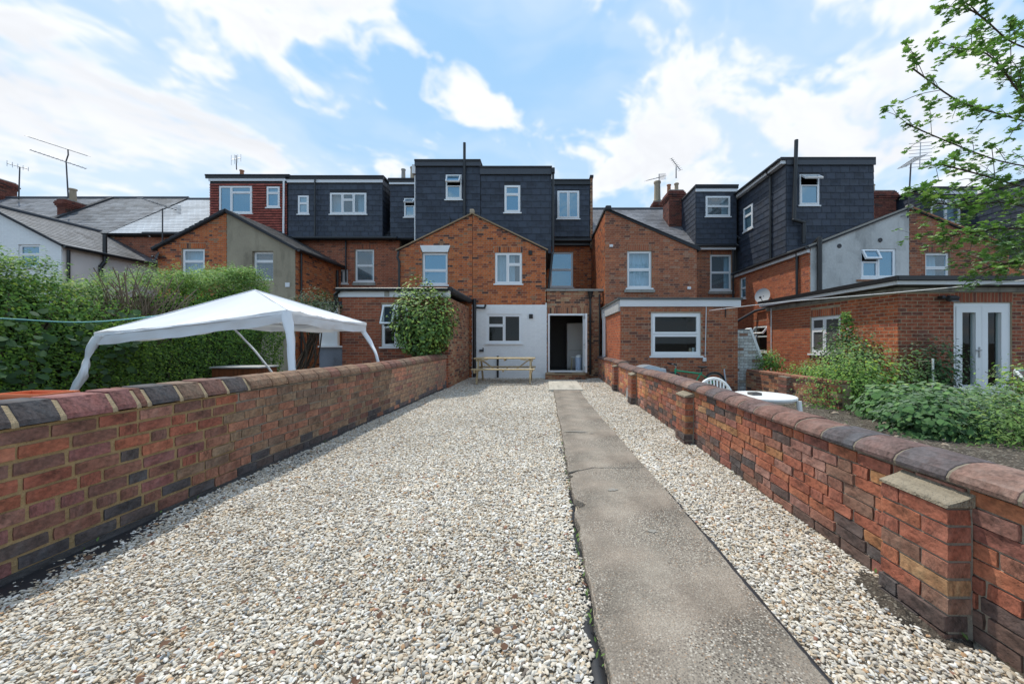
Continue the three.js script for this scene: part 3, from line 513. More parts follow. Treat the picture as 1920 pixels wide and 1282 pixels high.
// --- the house of this garden: right half of the orange gable, white ground floor, infill with the open door
const garden = {};
{
  const h = thing('terraced_house', 'brick terraced house with white painted ground floor and open back door at the path end', 'house');
  const D = DW, xm = X(885.5, D), xr = X(1023.5, D), w1 = pr(D, 928, 473.5, 978.6, 532), wg = pr(D, 912.5, 589, 977.5, 643), mid = Y(571, D);
  facade(h, front(D), [[xm, mid], [xr, mid], [xr, 4.43], [xm, 5.66]], [w1], { pal: 'orange', seed: 51, soldiers: [[w1[0] - .03, w1[3], w1[2] + .03, w1[3] + .21]] });
  facade(h, front(D), rect(xm - .03, -.12, X(1025.5, D), mid - .004), [wg], { pal: 'white', seed: 52, mortar: M.whitePaint, bond: 'flemish', label: 'white painted brick ground floor wall' });
  win(h, front(D), w1, [[0, .47, 0, 1], [.47, 1, 0, .37], [.47, 1, .37, 1]], { set: .03, curtain: 3 });
  win(h, front(D), wg, [[0, .5, 0, .38], [0, .5, .38, 1], [.5, 1, 0, 1]], { set: .03, low: true });
  for (const [a, b, c, d] of [[991, 470, 998, 478], [992, 589, 999, 597]]) { const q = pr(D, a, b, c, d); obj('vent', [box(q[0], q[2], q[1], q[3], -D + .004, -D + .05), ...[0, 1, 2, 3].map((i) => box(q[0] - .005, q[2] + .005, q[1] + i * .035 + .01, q[1] + i * .035 + .022, -D + .05, -D + .065))], M.black, h); }
  obj('electric_socket', [box(X(899, D), X(907, D), Y(659, D), Y(655, D), -D + .004, -D + .06), box(X(905, D), X(907, D), Y(655, D), Y(652, D), -D + .01, -D + .04)], M.darkMetal, h);
  facade(h, rightF(xr), rect(D + .01, 0, D1, 4.4), [], { bricks: false });
  roofSlope(h, V(xr + .06, 4.43, -13.69), V(xr + .06, 4.43, -17.5), V(xm, 5.73, -17.8), V(xm, 5.73, -13.69), { seed: 53, col: [.14, .13, .13] });
  obj('verge', [bar(V(xm, 5.68, -13.66), V(xr + .07, 4.42, -13.66), .035, .07), bar(V(xm, 5.68, -13.66), V(X(748, D) - .1, 4.40, -13.66), .035, .07)], M.sandstone, h);
  obj('ridge_end', [rbox(.16, .16, .2, .04).translate(xm, 5.74, -13.7)], M.buff, h);
  // the right part of the big dormer
  const Dd = 14.3, x0 = X(901, Dd), x1 = X(1034, Dd), y1 = Y(316.5, Dd), b = pr(Dd, 946, 348, 975.5, 398.5);
  dormer(h, Dd, x0, 4.45, x1, y1, [b], { seed: 54, band: .22, back: 20.6, over: .02, w: .33, ch: .235 });
  win(h, front(Dd), b, [[0, 1, 0, .33], [0, 1, .33, 1]], { set: -.03 });
  downpipe(h, [V(x1 + .06, y1 - .05, -14.25), V(x1 + .06, 4.5, -14.25), V(x1 + .02, 4.3, -13.9), V(.12, 3.1, -13.85)], .045);
  obj('hopper', rbox(.12, .2, .12, .02).translate(x1 + .06, y1 - .1, -14.22), M.black, h);
  // small dormer on the main roof
  const s = pr(17.15, 1045, 358, 1086, 410), sx1 = X(1106, 17.15);
  dormer(h, 17.15, X(1030, 17.15), Y(443, 17.15), sx1, Y(340, 17.15), [s], { seed: 55, band: .16, bandMat: M.black, back: 20.6, over: .01 });
  win(h, front(17.15), s, PAIR, { set: -.03, fw: .05, sw: .05 });
  facade(h, front(17.12), rect(sx1 + .01, 5.3, sx1 + .13, Y(333, 17.12)), [], { pal: 'mixed', seed: 56, depth: 2, L: .12, bond: 'stretcher', name: 'party_wall' });
  obj('party_coping', [box(sx1, sx1 + .15, Y(333, 17.12), Y(329, 17.12), -19, -17.05)], M.felt, h);
  mainRoof(h, -2.38, 2.05, { seed: 57, ridge: 8.0, col: [.15, .155, .17] });
  gutter(h, V(.1, Y(451, 17.1), -17.05), V(2.0, Y(451, 17.1), -17.05), .075);
  obj('fascia', box(.1, 2.0, Y(460, 17.2), Y(453, 17.2), -17.38, -17.15), M.black, h);
  const gm = pr(D1, 1031.7, 472, 1074.5, 538.5);
  facade(h, front(D1), rect(.05, 0, 2.05, 5.45), [gm, [.3, .1, 1.9, 2.4]], { pal: 'orange', seed: 58, soldiers: [[gm[0] - .06, gm[3], gm[2] + .06, gm[3] + .22]] });
  win(h, front(D1), gm, HALF, { set: .07 });
  // infill with the back door
  const Q = 13.85, ix0 = X(1025, Q), ix1 = X(1127, Q), pt = Y(546, Q), door = [X(1027.5, Q), .16, X(1096, Q), Y(588, Q)];
  facade(h, front(Q), rect(ix0, -.12, ix1, pt), [door], { pal: 'mixed', seed: 59, bond: 'flemish', soldiers: [[door[0] - .02, door[3], door[2] + .25, door[3] + .215]], label: 'yellowish brick wall round the back door' });
  obj('parapet_coping', box(ix0 - .02, ix1 + .1, pt + .003, pt + .08, -Q - .3, -Q + .06), M.stone, h);
  obj('flat_roof', [box(ix0, ix1, pt - .25, pt - .12, -D1, -Q - .22)], M.felt, h);
  obj('kitchen', [box(ix0, ix1, .10, .15, -17.2, -Q - .02), box(ix0, ix0 + .05, .16, 2.6, -17.2, -Q - .23), box(ix1 - .05, ix1, .16, 2.6, -17.2, -Q - .23), box(ix0, ix1, .15, 2.6, -17.3, -17.21), box(ix0, ix1, 2.55, 2.62, -17.2, -Q - .23)], std([.16, .15, .14], { roughness: .9 }), h);
  const [a, b0, c, d] = door, fr = [box(a, a + .06, b0, d, -Q - .1, -Q + .01), box(c - .06, c, b0, d, -Q - .1, -Q + .01), box(a + .06, c - .06, d - .06, d, -Q - .1, -Q + .01), box(a + .06, c - .06, b0, b0 + .07, -Q - .1, -Q + .02)];
  obj('door_frame', fr, M.upvc, h);
  // the leaf, swung out and seen edge on
  const lx = c - .055, lz0 = -Q + .03, lz1 = -Q + .84, lf = [box(lx, lx + .06, b0 + .06, b0 + .26, lz0, lz1), box(lx, lx + .06, d - .16, d - .05, lz0, lz1), box(lx, lx + .06, b0 + .26, d - .16, lz0, lz0 + .11), box(lx, lx + .06, b0 + .26, d - .16, lz1 - .11, lz1)];
  const leaf = obj('door', lf, M.upvc, h);
  const pg = new THREE.PlaneGeometry(.6, d - b0 - .4); pg.rotateY(Math.PI / 2); pg.translate(lx + .03, (b0 + d) / 2 + .05, (lz0 + lz1) / 2); obj('pane', pg, M.paneLow, leaf);
  obj('handle', [rbox(.012, .2, .03, .004).translate(lx - .006, 1.1, lz1 - .06), rbox(.03, .02, .11, .006).translate(lx - .035, 1.14, lz1 - .1), rbox(.012, .2, .03, .004).translate(lx + .066, 1.1, lz1 - .06), rbox(.03, .02, .11, .006).translate(lx + .095, 1.14, lz1 - .1)], M.metal, leaf);
  // step
  obj('door_step', [rbox(1.36, .05, .62, .012).translate(X(1060, 13.5), .15, -13.56)], M.sandstone, h);
  facade(h, front(13.3), rect(X(1022, 13.3), -.1, X(1098, 13.3), .122), [], { pal: 'mixed', seed: 60, ch: .07, bond: 'stretcher', name: 'step_riser', depth: .5 });
  obj('door_mat', box(X(1040, 13.5), X(1072, 13.5), .176, .19, -13.62, -13.33), M.black, h);
  // pipes, and one black rod put in for a dark gap
  downpipe(h, [V(X(889, 13.55), Y(560, 13.55), -13.6), V(X(889, 13.55), .02, -13.6)], .062);
  downpipe(h, [V(X(889, 13.55), Y(576, 13.55), -13.6), V(X(908, 13.55), Y(577, 13.55), -13.6), V(X(910, 13.55), Y(571, 13.55), -13.62)], .035);
  downpipe(h, [V(X(1107, 13.75), Y(556, 13.75), -13.77), V(X(1107, 13.75), .1, -13.77)], .038);
  obj('hopper', [(() => { const g = new THREE.CylinderGeometry(.14, .06, .24, 4, 1); g.rotateY(Math.PI / 4); g.translate(X(1107, 13.75), Y(553, 13.75), -13.74); return g; })()], M.black, h);
  downpipe(h, [V(X(1124.5, 13.8), 2.9, -13.8), V(X(1124.5, 13.8), 0, -13.8)], .03);  // no pipe: black strip added for the dark gap beside the infill
  downpipe(h, [V(X(933.5, 13.7), .75, -13.65), V(X(933.5, 13.7), 0, -13.65)], .035);
  Object.assign(garden, { h });
}
// --- neighbour on the right
{
  const h = thing('terraced_house', 'brown brick terraced house with lean roofed wing and flat roofed extension over the right wall', 'house');
  const D = 13.5, xl = 2.06, xr = X(1307, D), w1 = pr(D, 1176, 470, 1222, 540);
  facade(h, front(D), [[xl, 0], [xr, 0], [xr, 4.42], [xl + .09, 5.72], [xl, 5.70]], [w1], { pal: 'dull', seed: 61, soldiers: [[w1[0] + .02, w1[3], w1[2] - .02, w1[3] + .22]] });
  win(h, front(D), w1, HALF, { set: .06, curtain: 1 });
  obj('window_ledge', box(w1[0] - .1, w1[2] + .1, w1[1] - .15, w1[1] - .05, -D - .05, -D + .08), M.stone, h);
  facade(h, leftF(xl), rect(-D1 - 1.2, 0, -D - .006, 5.70), [], { pal: 'orange', seed: 62 });
  obj('coping', [box(xl - .04, xl + .2, 5.71, 5.80, -18.4, -D + .05), bar(V(xl + .05, 5.77, -D), V(xr + .1, 4.44, -D), .05, .1)], M.felt, h);
  obj('ridge_end', [rbox(.2, .16, .2, .04).translate(xl + .1, 5.80, -D)], M.felt, h);
  roofSlope(h, V(xr + .12, 4.40, -13.45), V(xr + .12, 4.40, -17.6), V(xl + .12, 5.76, -18), V(xl + .12, 5.76, -13.45), { seed: 63 });
  facade(h, rightF(xr), rect(D + .01, 0, D1, 4.35), [], { bricks: false });
  mainRoof(h, 2.09, 8.42, { eave: 5.42, ridge: 8.28, seed: 64, col: [.215, .215, .235], vary: .5 });
  const s = pr(17.15, 1323, 368, 1369, 406), dx0 = X(1305, 17.15), dx1 = X(1379, 17.15);
  dormer(h, 17.15, dx0, Y(457, 17.15), dx1 + .06, Y(350, 17.15), [s], { seed: 65, left: true, band: .1, bandMat: M.felt, whiteBand: .13, back: 20.4, over: .05, rightTo: 19.3 });
  win(h, front(17.15), s, HALF, { set: -.03, curtain: 4 });
  const gm = pr(D1, 1332, 477, 1372, 544);
  facade(h, front(D1), rect(xr, 0, 8.34, 5.3), [gm], { pal: 'dull', seed: 66, soldiers: [[gm[0] - .05, gm[3], gm[2] + .05, gm[3] + .2]] });
  win(h, front(D1), gm, HALF, { set: .06, curtain: 4 });
  obj('window_ledge', box(gm[0] - .1, gm[2] + .1, gm[1] - .17, gm[1] - .05, -D1 - .05, -D1 + .08), M.stone, h);
  obj('fascia', box(xr + .1, 8.3, Y(468, 17.2), Y(463, 17.2), -17.3, -17.14), M.fascia, h);
  gutter(h, V(xr + .1, Y(460.5, 17.1), -17.08), V(8.3, Y(460.5, 17.1), -17.08), .06);
  downpipe(h, [V(xr + .08, 4.3, -17.3), V(xr + .08, 2.4, -17.3)], .05); downpipe(h, [V(8.2, 5.3, -17.2), V(8.2, 3, -17.2)], .035);
  chimney(h, X(1255, 18.9), X(1283, 18.9), 6.2, Y(356, 18.9), 18.9, 1.0, 'stack', 9, [[.2, .72, 2, M.clay], [.72, .95, 0, M.buff]]);
  chimney(h, X(1226, 21.2), X(1250, 21.2), 7.7, Y(377, 21.2), 21.2, .5, 'stack', 10, [[.38, 1.6, 1, M.buff]]);
  for (const [x, y] of [[1146, 461], [1292, 540]]) obj('vent', [rbox(.12, .09, .05, .01).translate(X(x, D), Y(y, D), -D + .02)], M.fascia, h);
  // extension
  const E = 10.3, ex0 = 1.97, ex1 = X(1384, E), top = Y(575, E), we = pr(E, 1221, 586, 1314.5, 667);
  facade(h, front(E), rect(ex0, -.15, ex1, top), [we], { pal: 'dull', seed: 67, L: .225, parts: 0, label: 'mottled red brown brick extension wall' });
  facade(h, leftF(ex0), rect(-D + .01, -.15, -E - .005, top - .12), [], { pal: 'red', seed: 68 });
  facade(h, rightF(ex1), rect(E + .005, -.15, D1, top), [], { bricks: false });
  win(h, front(E), we, HALF, { set: .03, low: true, fw: .06, sw: .06 });
  obj('fascia', [box(ex0 - .02, ex1 + .06, top + .004, Y(562, E), -E - .04, -E + .04)], M.fascia, h);
  obj('fascia', [box(ex0 - .045, ex0 + .02, top - .11, Y(562, E), -D + .05, -E - .045)], std([.62, .62, .62], { map: rep(tRender, 1.6) }), h);
  obj('flat_roof', [box(ex0 - .08, ex1 + .1, Y(562, E) + .003, Y(558.5, E), -D + .01, -E + .07)], std([.10, .115, .115], { roughness: .7 }), h);
  obj('edge_board', [box(ex0 - .07, ex0 - .01, Y(670, 12.9), Y(588, 12.9), -13.1, -12.8)], M.fascia, h);
  obj('pull_cord', [...pipeGeo([V(X(1324, E), top, -E + .02), V(X(1322, E), Y(668, E), -E + .02)], .011, 6), rbox(.10, .12, .06, .03).translate(X(1320.5, E), Y(674, E), -E + .03)], M.fascia, h);
  obj('bracket', [...pipeGeo([V(X(1360, E), Y(577, E), -E + .03), V(X(1360, E), Y(595, E), -E + .03)], .012, 6)], M.black, h);
  for (const [x, y, m] of [[1293, 660, M.buff], [1299, 659, M.whitePaint]]) { const g = new THREE.CylinderGeometry(.035, .05, .22, 10); g.translate(X(x, 10.6), Y(y, 10.6), -10.55); obj('bottle', g, m, h); }
}
// --- right pair, grey rendered half with the L shaped slate dormer and the long brick extension
{
  const h = thing('terraced_house', 'grey rendered terraced house with tall dark slate side dormer and red brick garden extension', 'house');
  const D = 12.4, xl = X(1520, D), xm = X(1705.6, D), w1 = pr(D, 1615, 466, 1681, 521.5), eave = Y(461, D), apex = Y(391, D);
  facade(h, front(D), [[xl, 0], [xm, 0], [xm, apex], [xl, eave - .02]], [w1], { bricks: false, mat: M.paleRender });
  win(h, front(D), w1, [[0, .49, 0, .42, .5], [0, .49, .42, 1], [.49, 1, 0, 1]], { set: .03, fw: .05, sw: .05 });
  obj('window_ledge', box(w1[0] - .15, w1[2] + .03, w1[1] - .1, w1[1] - .05, -D - .02, -D + .06), M.clay, h);
  for (const [x, y] of [[1574, 461], [1650.5, 450]]) { const g = new THREE.TorusGeometry(.05, .018, 8, 14); g.translate(X(x, D), Y(y, D), -D + .015); const q = new THREE.CylinderGeometry(.045, .045, .03, 14); q.rotateX(Math.PI / 2); q.translate(X(x, D), Y(y, D), -D + .01); obj('vent', [g, q], M.darkMetal, h); }
  const a1 = [-16.9, 3.05, -16.4, 3.95], a2 = [-15.75, .85, -14.75, 1.85];
  facade(h, leftF(xl), rect(-D1, -.1, -D - .006, eave - .06), [a1, a2], { pal: 'red', seed: 71, soldiers: [[a2[0] - .05, a2[3], a2[2] + .05, a2[3] + .2]] });
  win(h, leftF(xl), a1, HALF, { room: true }); win(h, leftF(xl), a2, [[0, 1, 0, .38, .7], [0, 1, .38, 1]], { set: .04, low: true });
  roofSlope(h, V(xl - .12, eave - .04, -17.5), V(xl - .12, eave - .04, -D + .06), V(xm, apex + .06, -D + .06), V(xm, apex + .06, -18), { seed: 72, col: [.13, .13, .14] });
  obj('verge', [bar(V(xl - .1, eave - .02, -D + .03), V(xm, apex + .05, -D + .03), .05, .09)], M.stone, h);
  obj('fascia', box(xl - .10, xl - .004, eave - .20, eave - .06, -D1, -D - .02), M.fascia, h);
  gutter(h, V(xl - .15, eave - .05, -D1 + .1), V(xl - .15, eave - .05, -D + .05), .055);
  downpipe(h, [V(X(1533, D), Y(447, D), -D + .1), V(X(1533, D), Y(548, D), -D + .1)], .075);
  downpipe(h, [V(X(1533, D), Y(446, D), -D + .1), V(X(1518, 12.8), Y(462, 12.8), -12.7), V(xl - .1, eave, -13.4)], .045);
  downpipe(h, [V(xl - .07, eave - .1, -12.95), V(xl - .07, 2.3, -12.95)], .045);
  // dormer
  const Dd = 13.9, x0 = 8.5, x1 = X(1639, Dd), y1 = 7.62, b = pr(Dd, 1499, 327.5, 1535.6, 385), sw = [-16.85, 5.9, -16.1, 6.9];
  const sh = new THREE.Shape(rect(x0, 4.15, x1, y1).map((p) => new THREE.Vector2(...p))); sh.holes.push(new THREE.Path([[b[0], b[1]], [b[0], b[3]], [b[2], b[3]], [b[2], b[1]]].map((p) => new THREE.Vector2(...p))));
  const g = new THREE.ExtrudeGeometry(sh, { depth: .15, bevelEnabled: false }); g.translate(0, 0, -Dd - .15);
  const s2 = new THREE.Shape(rect(-18.5, 4.15, -Dd - .15, y1).map((p) => new THREE.Vector2(...p))); s2.holes.push(new THREE.Path([[sw[0], sw[1]], [sw[0], sw[3]], [sw[2], sw[3]], [sw[2], sw[1]]].map((p) => new THREE.Vector2(...p))));
  const g2 = new THREE.ExtrudeGeometry(s2, { depth: .15, bevelEnabled: false }); g2.translate(0, 0, -.15); g2.rotateY(-Math.PI / 2); g2.translate(x0, 0, 0);
  const dm = obj('dormer', [g, g2, box(x1 - .1, x1, 4.15, y1, -18.5, -Dd - .15), box(x0 - .22, x1 + .03, y1, y1 + .1, -18.5, -Dd + .06)], M.felt, h);
  hung(dm, front(Dd), rect(x0, 4.15, x1, y1 - .17), [b], { seed: 73, w: .33, h: .235 });
  hung(dm, leftF(x0), rect(-17.3, 4.15, -Dd, y1 - .14), [sw], { seed: 74, w: .45, h: .235 });
  obj('fascia', box(x0 - .02, x1 + .03, y1 - .17, y1 - .003, -Dd + .022, -Dd + .06), M.lead, dm);
  obj('fascia', box(x0 - .20, x0 - .025, y1 - .12, y1 - .003, -17.4, -Dd + .02), M.fascia, dm);
  gutter(h, V(x0 - .26, y1 + .02, -17.4), V(x0 - .26, y1 + .02, -Dd), .055);
  downpipe(h, [V(x0 - .24, y1, -14.75), V(x0 - .07, y1 - .25, -14.75), V(x0 - .07, 4.3, -14.75)], .04);
  win(h, front(Dd), b, [[0, 1, 0, .33, .95], [0, 1, .33, 1]], { set: -.03, sw: .04 });
  win(h, leftF(x0), sw, [[0, 1, 0, .38], [0, 1, .38, 1]], { set: -.03 });
  downpipe(h, [V(X(1494, 13.75), Y(262, 13.75), -13.76), V(X(1489.5, 13.75), Y(412, 13.75), -13.76), V(X(1508, 13.75), Y(417, 13.75), -13.76), V(X(1508, 13.75), Y(456, 13.75), -13.76)], .065);
  mainRoof(h, 8.44, 12.6, { seed: 75, ridge: 8.0 });
  chimney(h, X(1640, 18), X(1681, 18), 6.2, Y(357, 18), 18, .9, 'stack', 12, [[.06, .8, 0, M.buff], [.3, .8, 0, M.buff]]);
  // extension: long side to the left, French doors to the front
  const E = 8.1, cx = X(1685, E), top = 2.25, dr = [X(1789, E), .12, X(1898, E), Y(567, E)], we = [-10.78, .92, -9.68, 1.9];
  facade(h, front(E), rect(cx, -.1, 12, top), [dr], { pal: 'brown', seed: 76, bond: 'stretcher', soldiers: [[dr[0] + .02, dr[3], dr[2] + .02, top]], parts: 290, near: (r) => r[0], mortar: std([.42, .33, .22], { map: rep(tGrain, 1.3), roughness: .95 }) });
  facade(h, leftF(cx), rect(-12.9, -.1, -E - .006, top), [we], { pal: 'red', seed: 77, bond: 'stretcher', soldiers: [[we[0] + .02, we[3], we[2] - .02, we[3] + .2]], parts: 290, near: (r) => -r[0], mortar: std([.47, .38, .26], { map: rep(tGrain, 1.3), roughness: .95 }) });
  win(h, leftF(cx), we, [[0, .46, 0, .35], [0, .46, .35, 1], [.46, 1, 0, 1]], { set: .03, low: true, curtain: 1, fw: .05, sw: .05 });
  obj('flat_roof', [box(cx - .26, 12.1, 2.45, 2.53, -12.38, -E + .26), box(cx - .24, cx - .01, 2.45, 2.51, -12.9, -12.39)], M.felt, h);
  obj('roof_edge', [box(cx - .28, 12.1, 2.46, 2.545, -E + .262, -E + .30), box(cx - .30, cx - .262, 2.46, 2.545, -12.9, -E + .30)], M.black, h);
  obj('fascia', [box(cx - .24, 12.1, 2.375, 2.449, -E + .20, -E + .25), box(cx - .25, cx - .2, 2.375, 2.449, -12.9, -E + .199)], M.fascia, h);
  obj('soffit', [box(cx - .2, 12, 2.36, 2.374, -E + .01, -E + .2), box(cx - .2, cx - .01, 2.36, 2.374, -12.9, -E - .01)], M.darkMetal, h);
  obj('wall_plate', [box(cx - .015, 12, top + .004, 2.35, -E - .1, -E + .03), box(cx - .03, cx + .1, top + .004, 2.35, -12.9, -E - .101)], M.stone, h);
  // French doors
  const fg = new THREE.Group(); fg.name = 'french_door'; h.add(fg);
  const [a, b1, c, d] = dr, m = (a + c) / 2, z0 = -E - .12, z1 = -E - .03, bars = [box(a, a + .07, b1, d, z0, z1), box(c - .07, c, b1, d, z0, z1), box(a + .07, c - .07, d - .07, d, z0, z1), box(a + .07, c - .07, b1 - .04, b1 + .05, z0, z1 + .03)];
  for (const [p, q] of [[a + .07, m], [m, c - .07]]) {
    const zz = z1 + .015, st = .125; bars.push(box(p + .003, p + st, b1 + .05, d - .073, z0, zz), box(q - st, q - .003, b1 + .05, d - .073, z0, zz), box(p + st, q - st, d - .073 - .13, d - .073, z0, zz), box(p + st, q - st, b1 + .05, b1 + .22, z0, zz));
    const gl = new THREE.PlaneGeometry(q - p - 2 * st, d - b1 - .4); gl.translate((p + q) / 2, (b1 + d) / 2 + .04, z0 + .04); obj('pane', gl, M.paneLow, fg);
  }
  obj('door_frame', bars, M.upvc, fg);
  obj('handle', [rbox(.03, .22, .012, .004).translate(m - .06, 1.02, z1 + .024), rbox(.12, .02, .03, .006).translate(m - .1, 1.06, z1 + .05)], M.metal, fg);
  obj('room', [box(a - 1, c + 1.2, -.02, .02, -12, -E - .22), box(a - 1, c + 1.2, 0, 2.3, -12.1, -12), box(a - 1.1, a - 1, 0, 2.3, -12, -E - .23), box(c + 1.2, c + 1.3, 0, 2.3, -12, -E - .23), box(a - 1, c + 1.2, 2.3, 2.34, -12, -E - .23)], M.room, h);
  // floodlight
  const fl = obj('floodlight', [rbox(.2, .11, .1, .02).rotateX(.5).translate(X(1783, 8), Y(560, 8), -7.96), rbox(.07, .07, .12, .02).translate(X(1770, 8), Y(557, 8), -8.04), ...pipeGeo([V(X(1770, 8), Y(557, 8), -8.0), V(X(1780, 8), Y(560, 8), -7.97)], .02)], M.darkMetal, h);
  obj('lamp_glass', rbox(.16, .015, .08, .004).rotateX(.5).translate(X(1784, 8), Y(564.5, 8), -7.93), M.metal, fl);
  downpipe(h, [V(cx - .03, 2.3, -12.6), V(cx - .03, 0, -12.6)], .016, M.upvc);
  downpipe(h, [V(X(1384, 15.5), Y(613, 15.5), -16.6), V(xl - .08, 2.45, -15.5), V(xl - .08, 2.5, -14.6), V(xl - .08, 2.62, -14.6)], .05, M.lead);
}
// --- brick half of the right gable
{
  const h = thing('terraced_house', 'brown brick half gable house behind the tree leaves at right', 'house');
  const D = 12.4, xm = X(1705.6, D), xr = 14.6, w1 = pr(D, 1736, 473, 1783, 530);
  facade(h, front(D), [[xm, 0], [xr, 0], [xr, 4.2], [xm, Y(391, D)]], [w1], { pal: 'dull', seed: 81, soldiers: [[w1[0] - .05, w1[3], w1[2] + .05, w1[3] + .22]] });
  win(h, front(D), w1, HALF, { set: .07, curtain: 3 });
  roofSlope(h, V(xr + .1, 4.17, -D + .06), V(xr + .1, 4.17, -17.5), V(xm, Y(391, D) + .06, -18), V(xm, Y(391, D) + .06, -D + .06), { seed: 82, col: [.13, .13, .14] });
  obj('verge', [bar(V(xm, Y(391, D) + .04, -D + .03), V(xr + .1, 4.18, -D + .03), .05, .09)], M.clay, h);
  obj('ridge_end', [rbox(.16, .14, .16, .04).translate(xm, Y(388, D), -D)], M.stone, h);
  const s = pr(17, 1745, 373, 1800, 418);
  dormer(h, 17, X(1727, 17), Y(450, 17), X(1830, 17), Y(354, 17), [s], { seed: 83, left: true, band: .1, bandMat: M.black, whiteBand: .14, over: .1, back: 20.5, rightTo: 18.8 });
  win(h, front(17), s, PAIR, { set: -.03, curtain: 4 });
  facade(h, front(D1), rect(12.6, 0, 19, 5.4), [], { bricks: false });
  mainRoof(h, 12.62, 19.0, { seed: 84, ridge: 7.9 });
}
{
  const h = thing('terraced_house', 'dark slate clad dormer house at the far right edge behind the tree', 'house');
  const x0 = 18.1;
  facade(h, leftF(x0), rect(-D1, 0, -12.4, 4.2), [], { pal: 'dull', seed: 91 });
  dormer(h, 13.9, x0 + .05, 4.2, x0 + 4, 7.35, [], { seed: 92, left: true, back: 20, rightTo: 17.4, band: .16 });
  facade(h, front(12.4), rect(x0, 0, x0 + 5, 4.2), [], { pal: 'dull', seed: 93, bricks: false });
  mainRoof(h, 19.05, 26, { seed: 94, ridge: 7.9 });
}

// ---------------------------------------------------------------- ground, gravel, path
{
  const g = new THREE.PlaneGeometry(700, 700, 1, 1); g.rotateX(-Math.PI / 2); const uv = g.attributes.uv; for (let i = 0; i < uv.count; i++) uv.setXY(i, uv.getX(i) * 700, uv.getY(i) * 700);
  g.translate(0, -.16, -40); struct('ground', g, M.soil, 'dark earth ground beneath and around the gardens');
}
// the garden walls' inner faces
const wallL = (D) => -2.795 + (D - 2) * .0135, wallR = (D) => 1.79 + (D - 1.5) * .006;
const pathL = (D) => .205 + .02 * fbm(D * 1.7, 3, 3, 2) + .012 * fbm(D * 7, 1, 2, 4) + .02 * (fbm(D * 4.3, 5, 4, 14) - .5), pathR = (D) => lerp(1.0, .87, sstep(1.4, 9, D)) + .02 * (fbm(D * 1.9, 9, 3, 5) - .5);
{
  // bed under the gravel
  const s = new THREE.Shape([[wallL(.3) - .02, .3], [wallL(13.7) - .02, 13.7], [wallR(13.85), 13.85], [wallR(.3) + .02, .3]].map((p) => new THREE.Vector2(...p)));
  const g = new THREE.ShapeGeometry(s); g.rotateX(-Math.PI / 2); g.translate(0, -.035, 0);
  struct('gravel_bed', g, std([.52, .45, .35], { map: rep(tGrain, 9), roughness: 1 }), 'earth bed under the gravel');
}
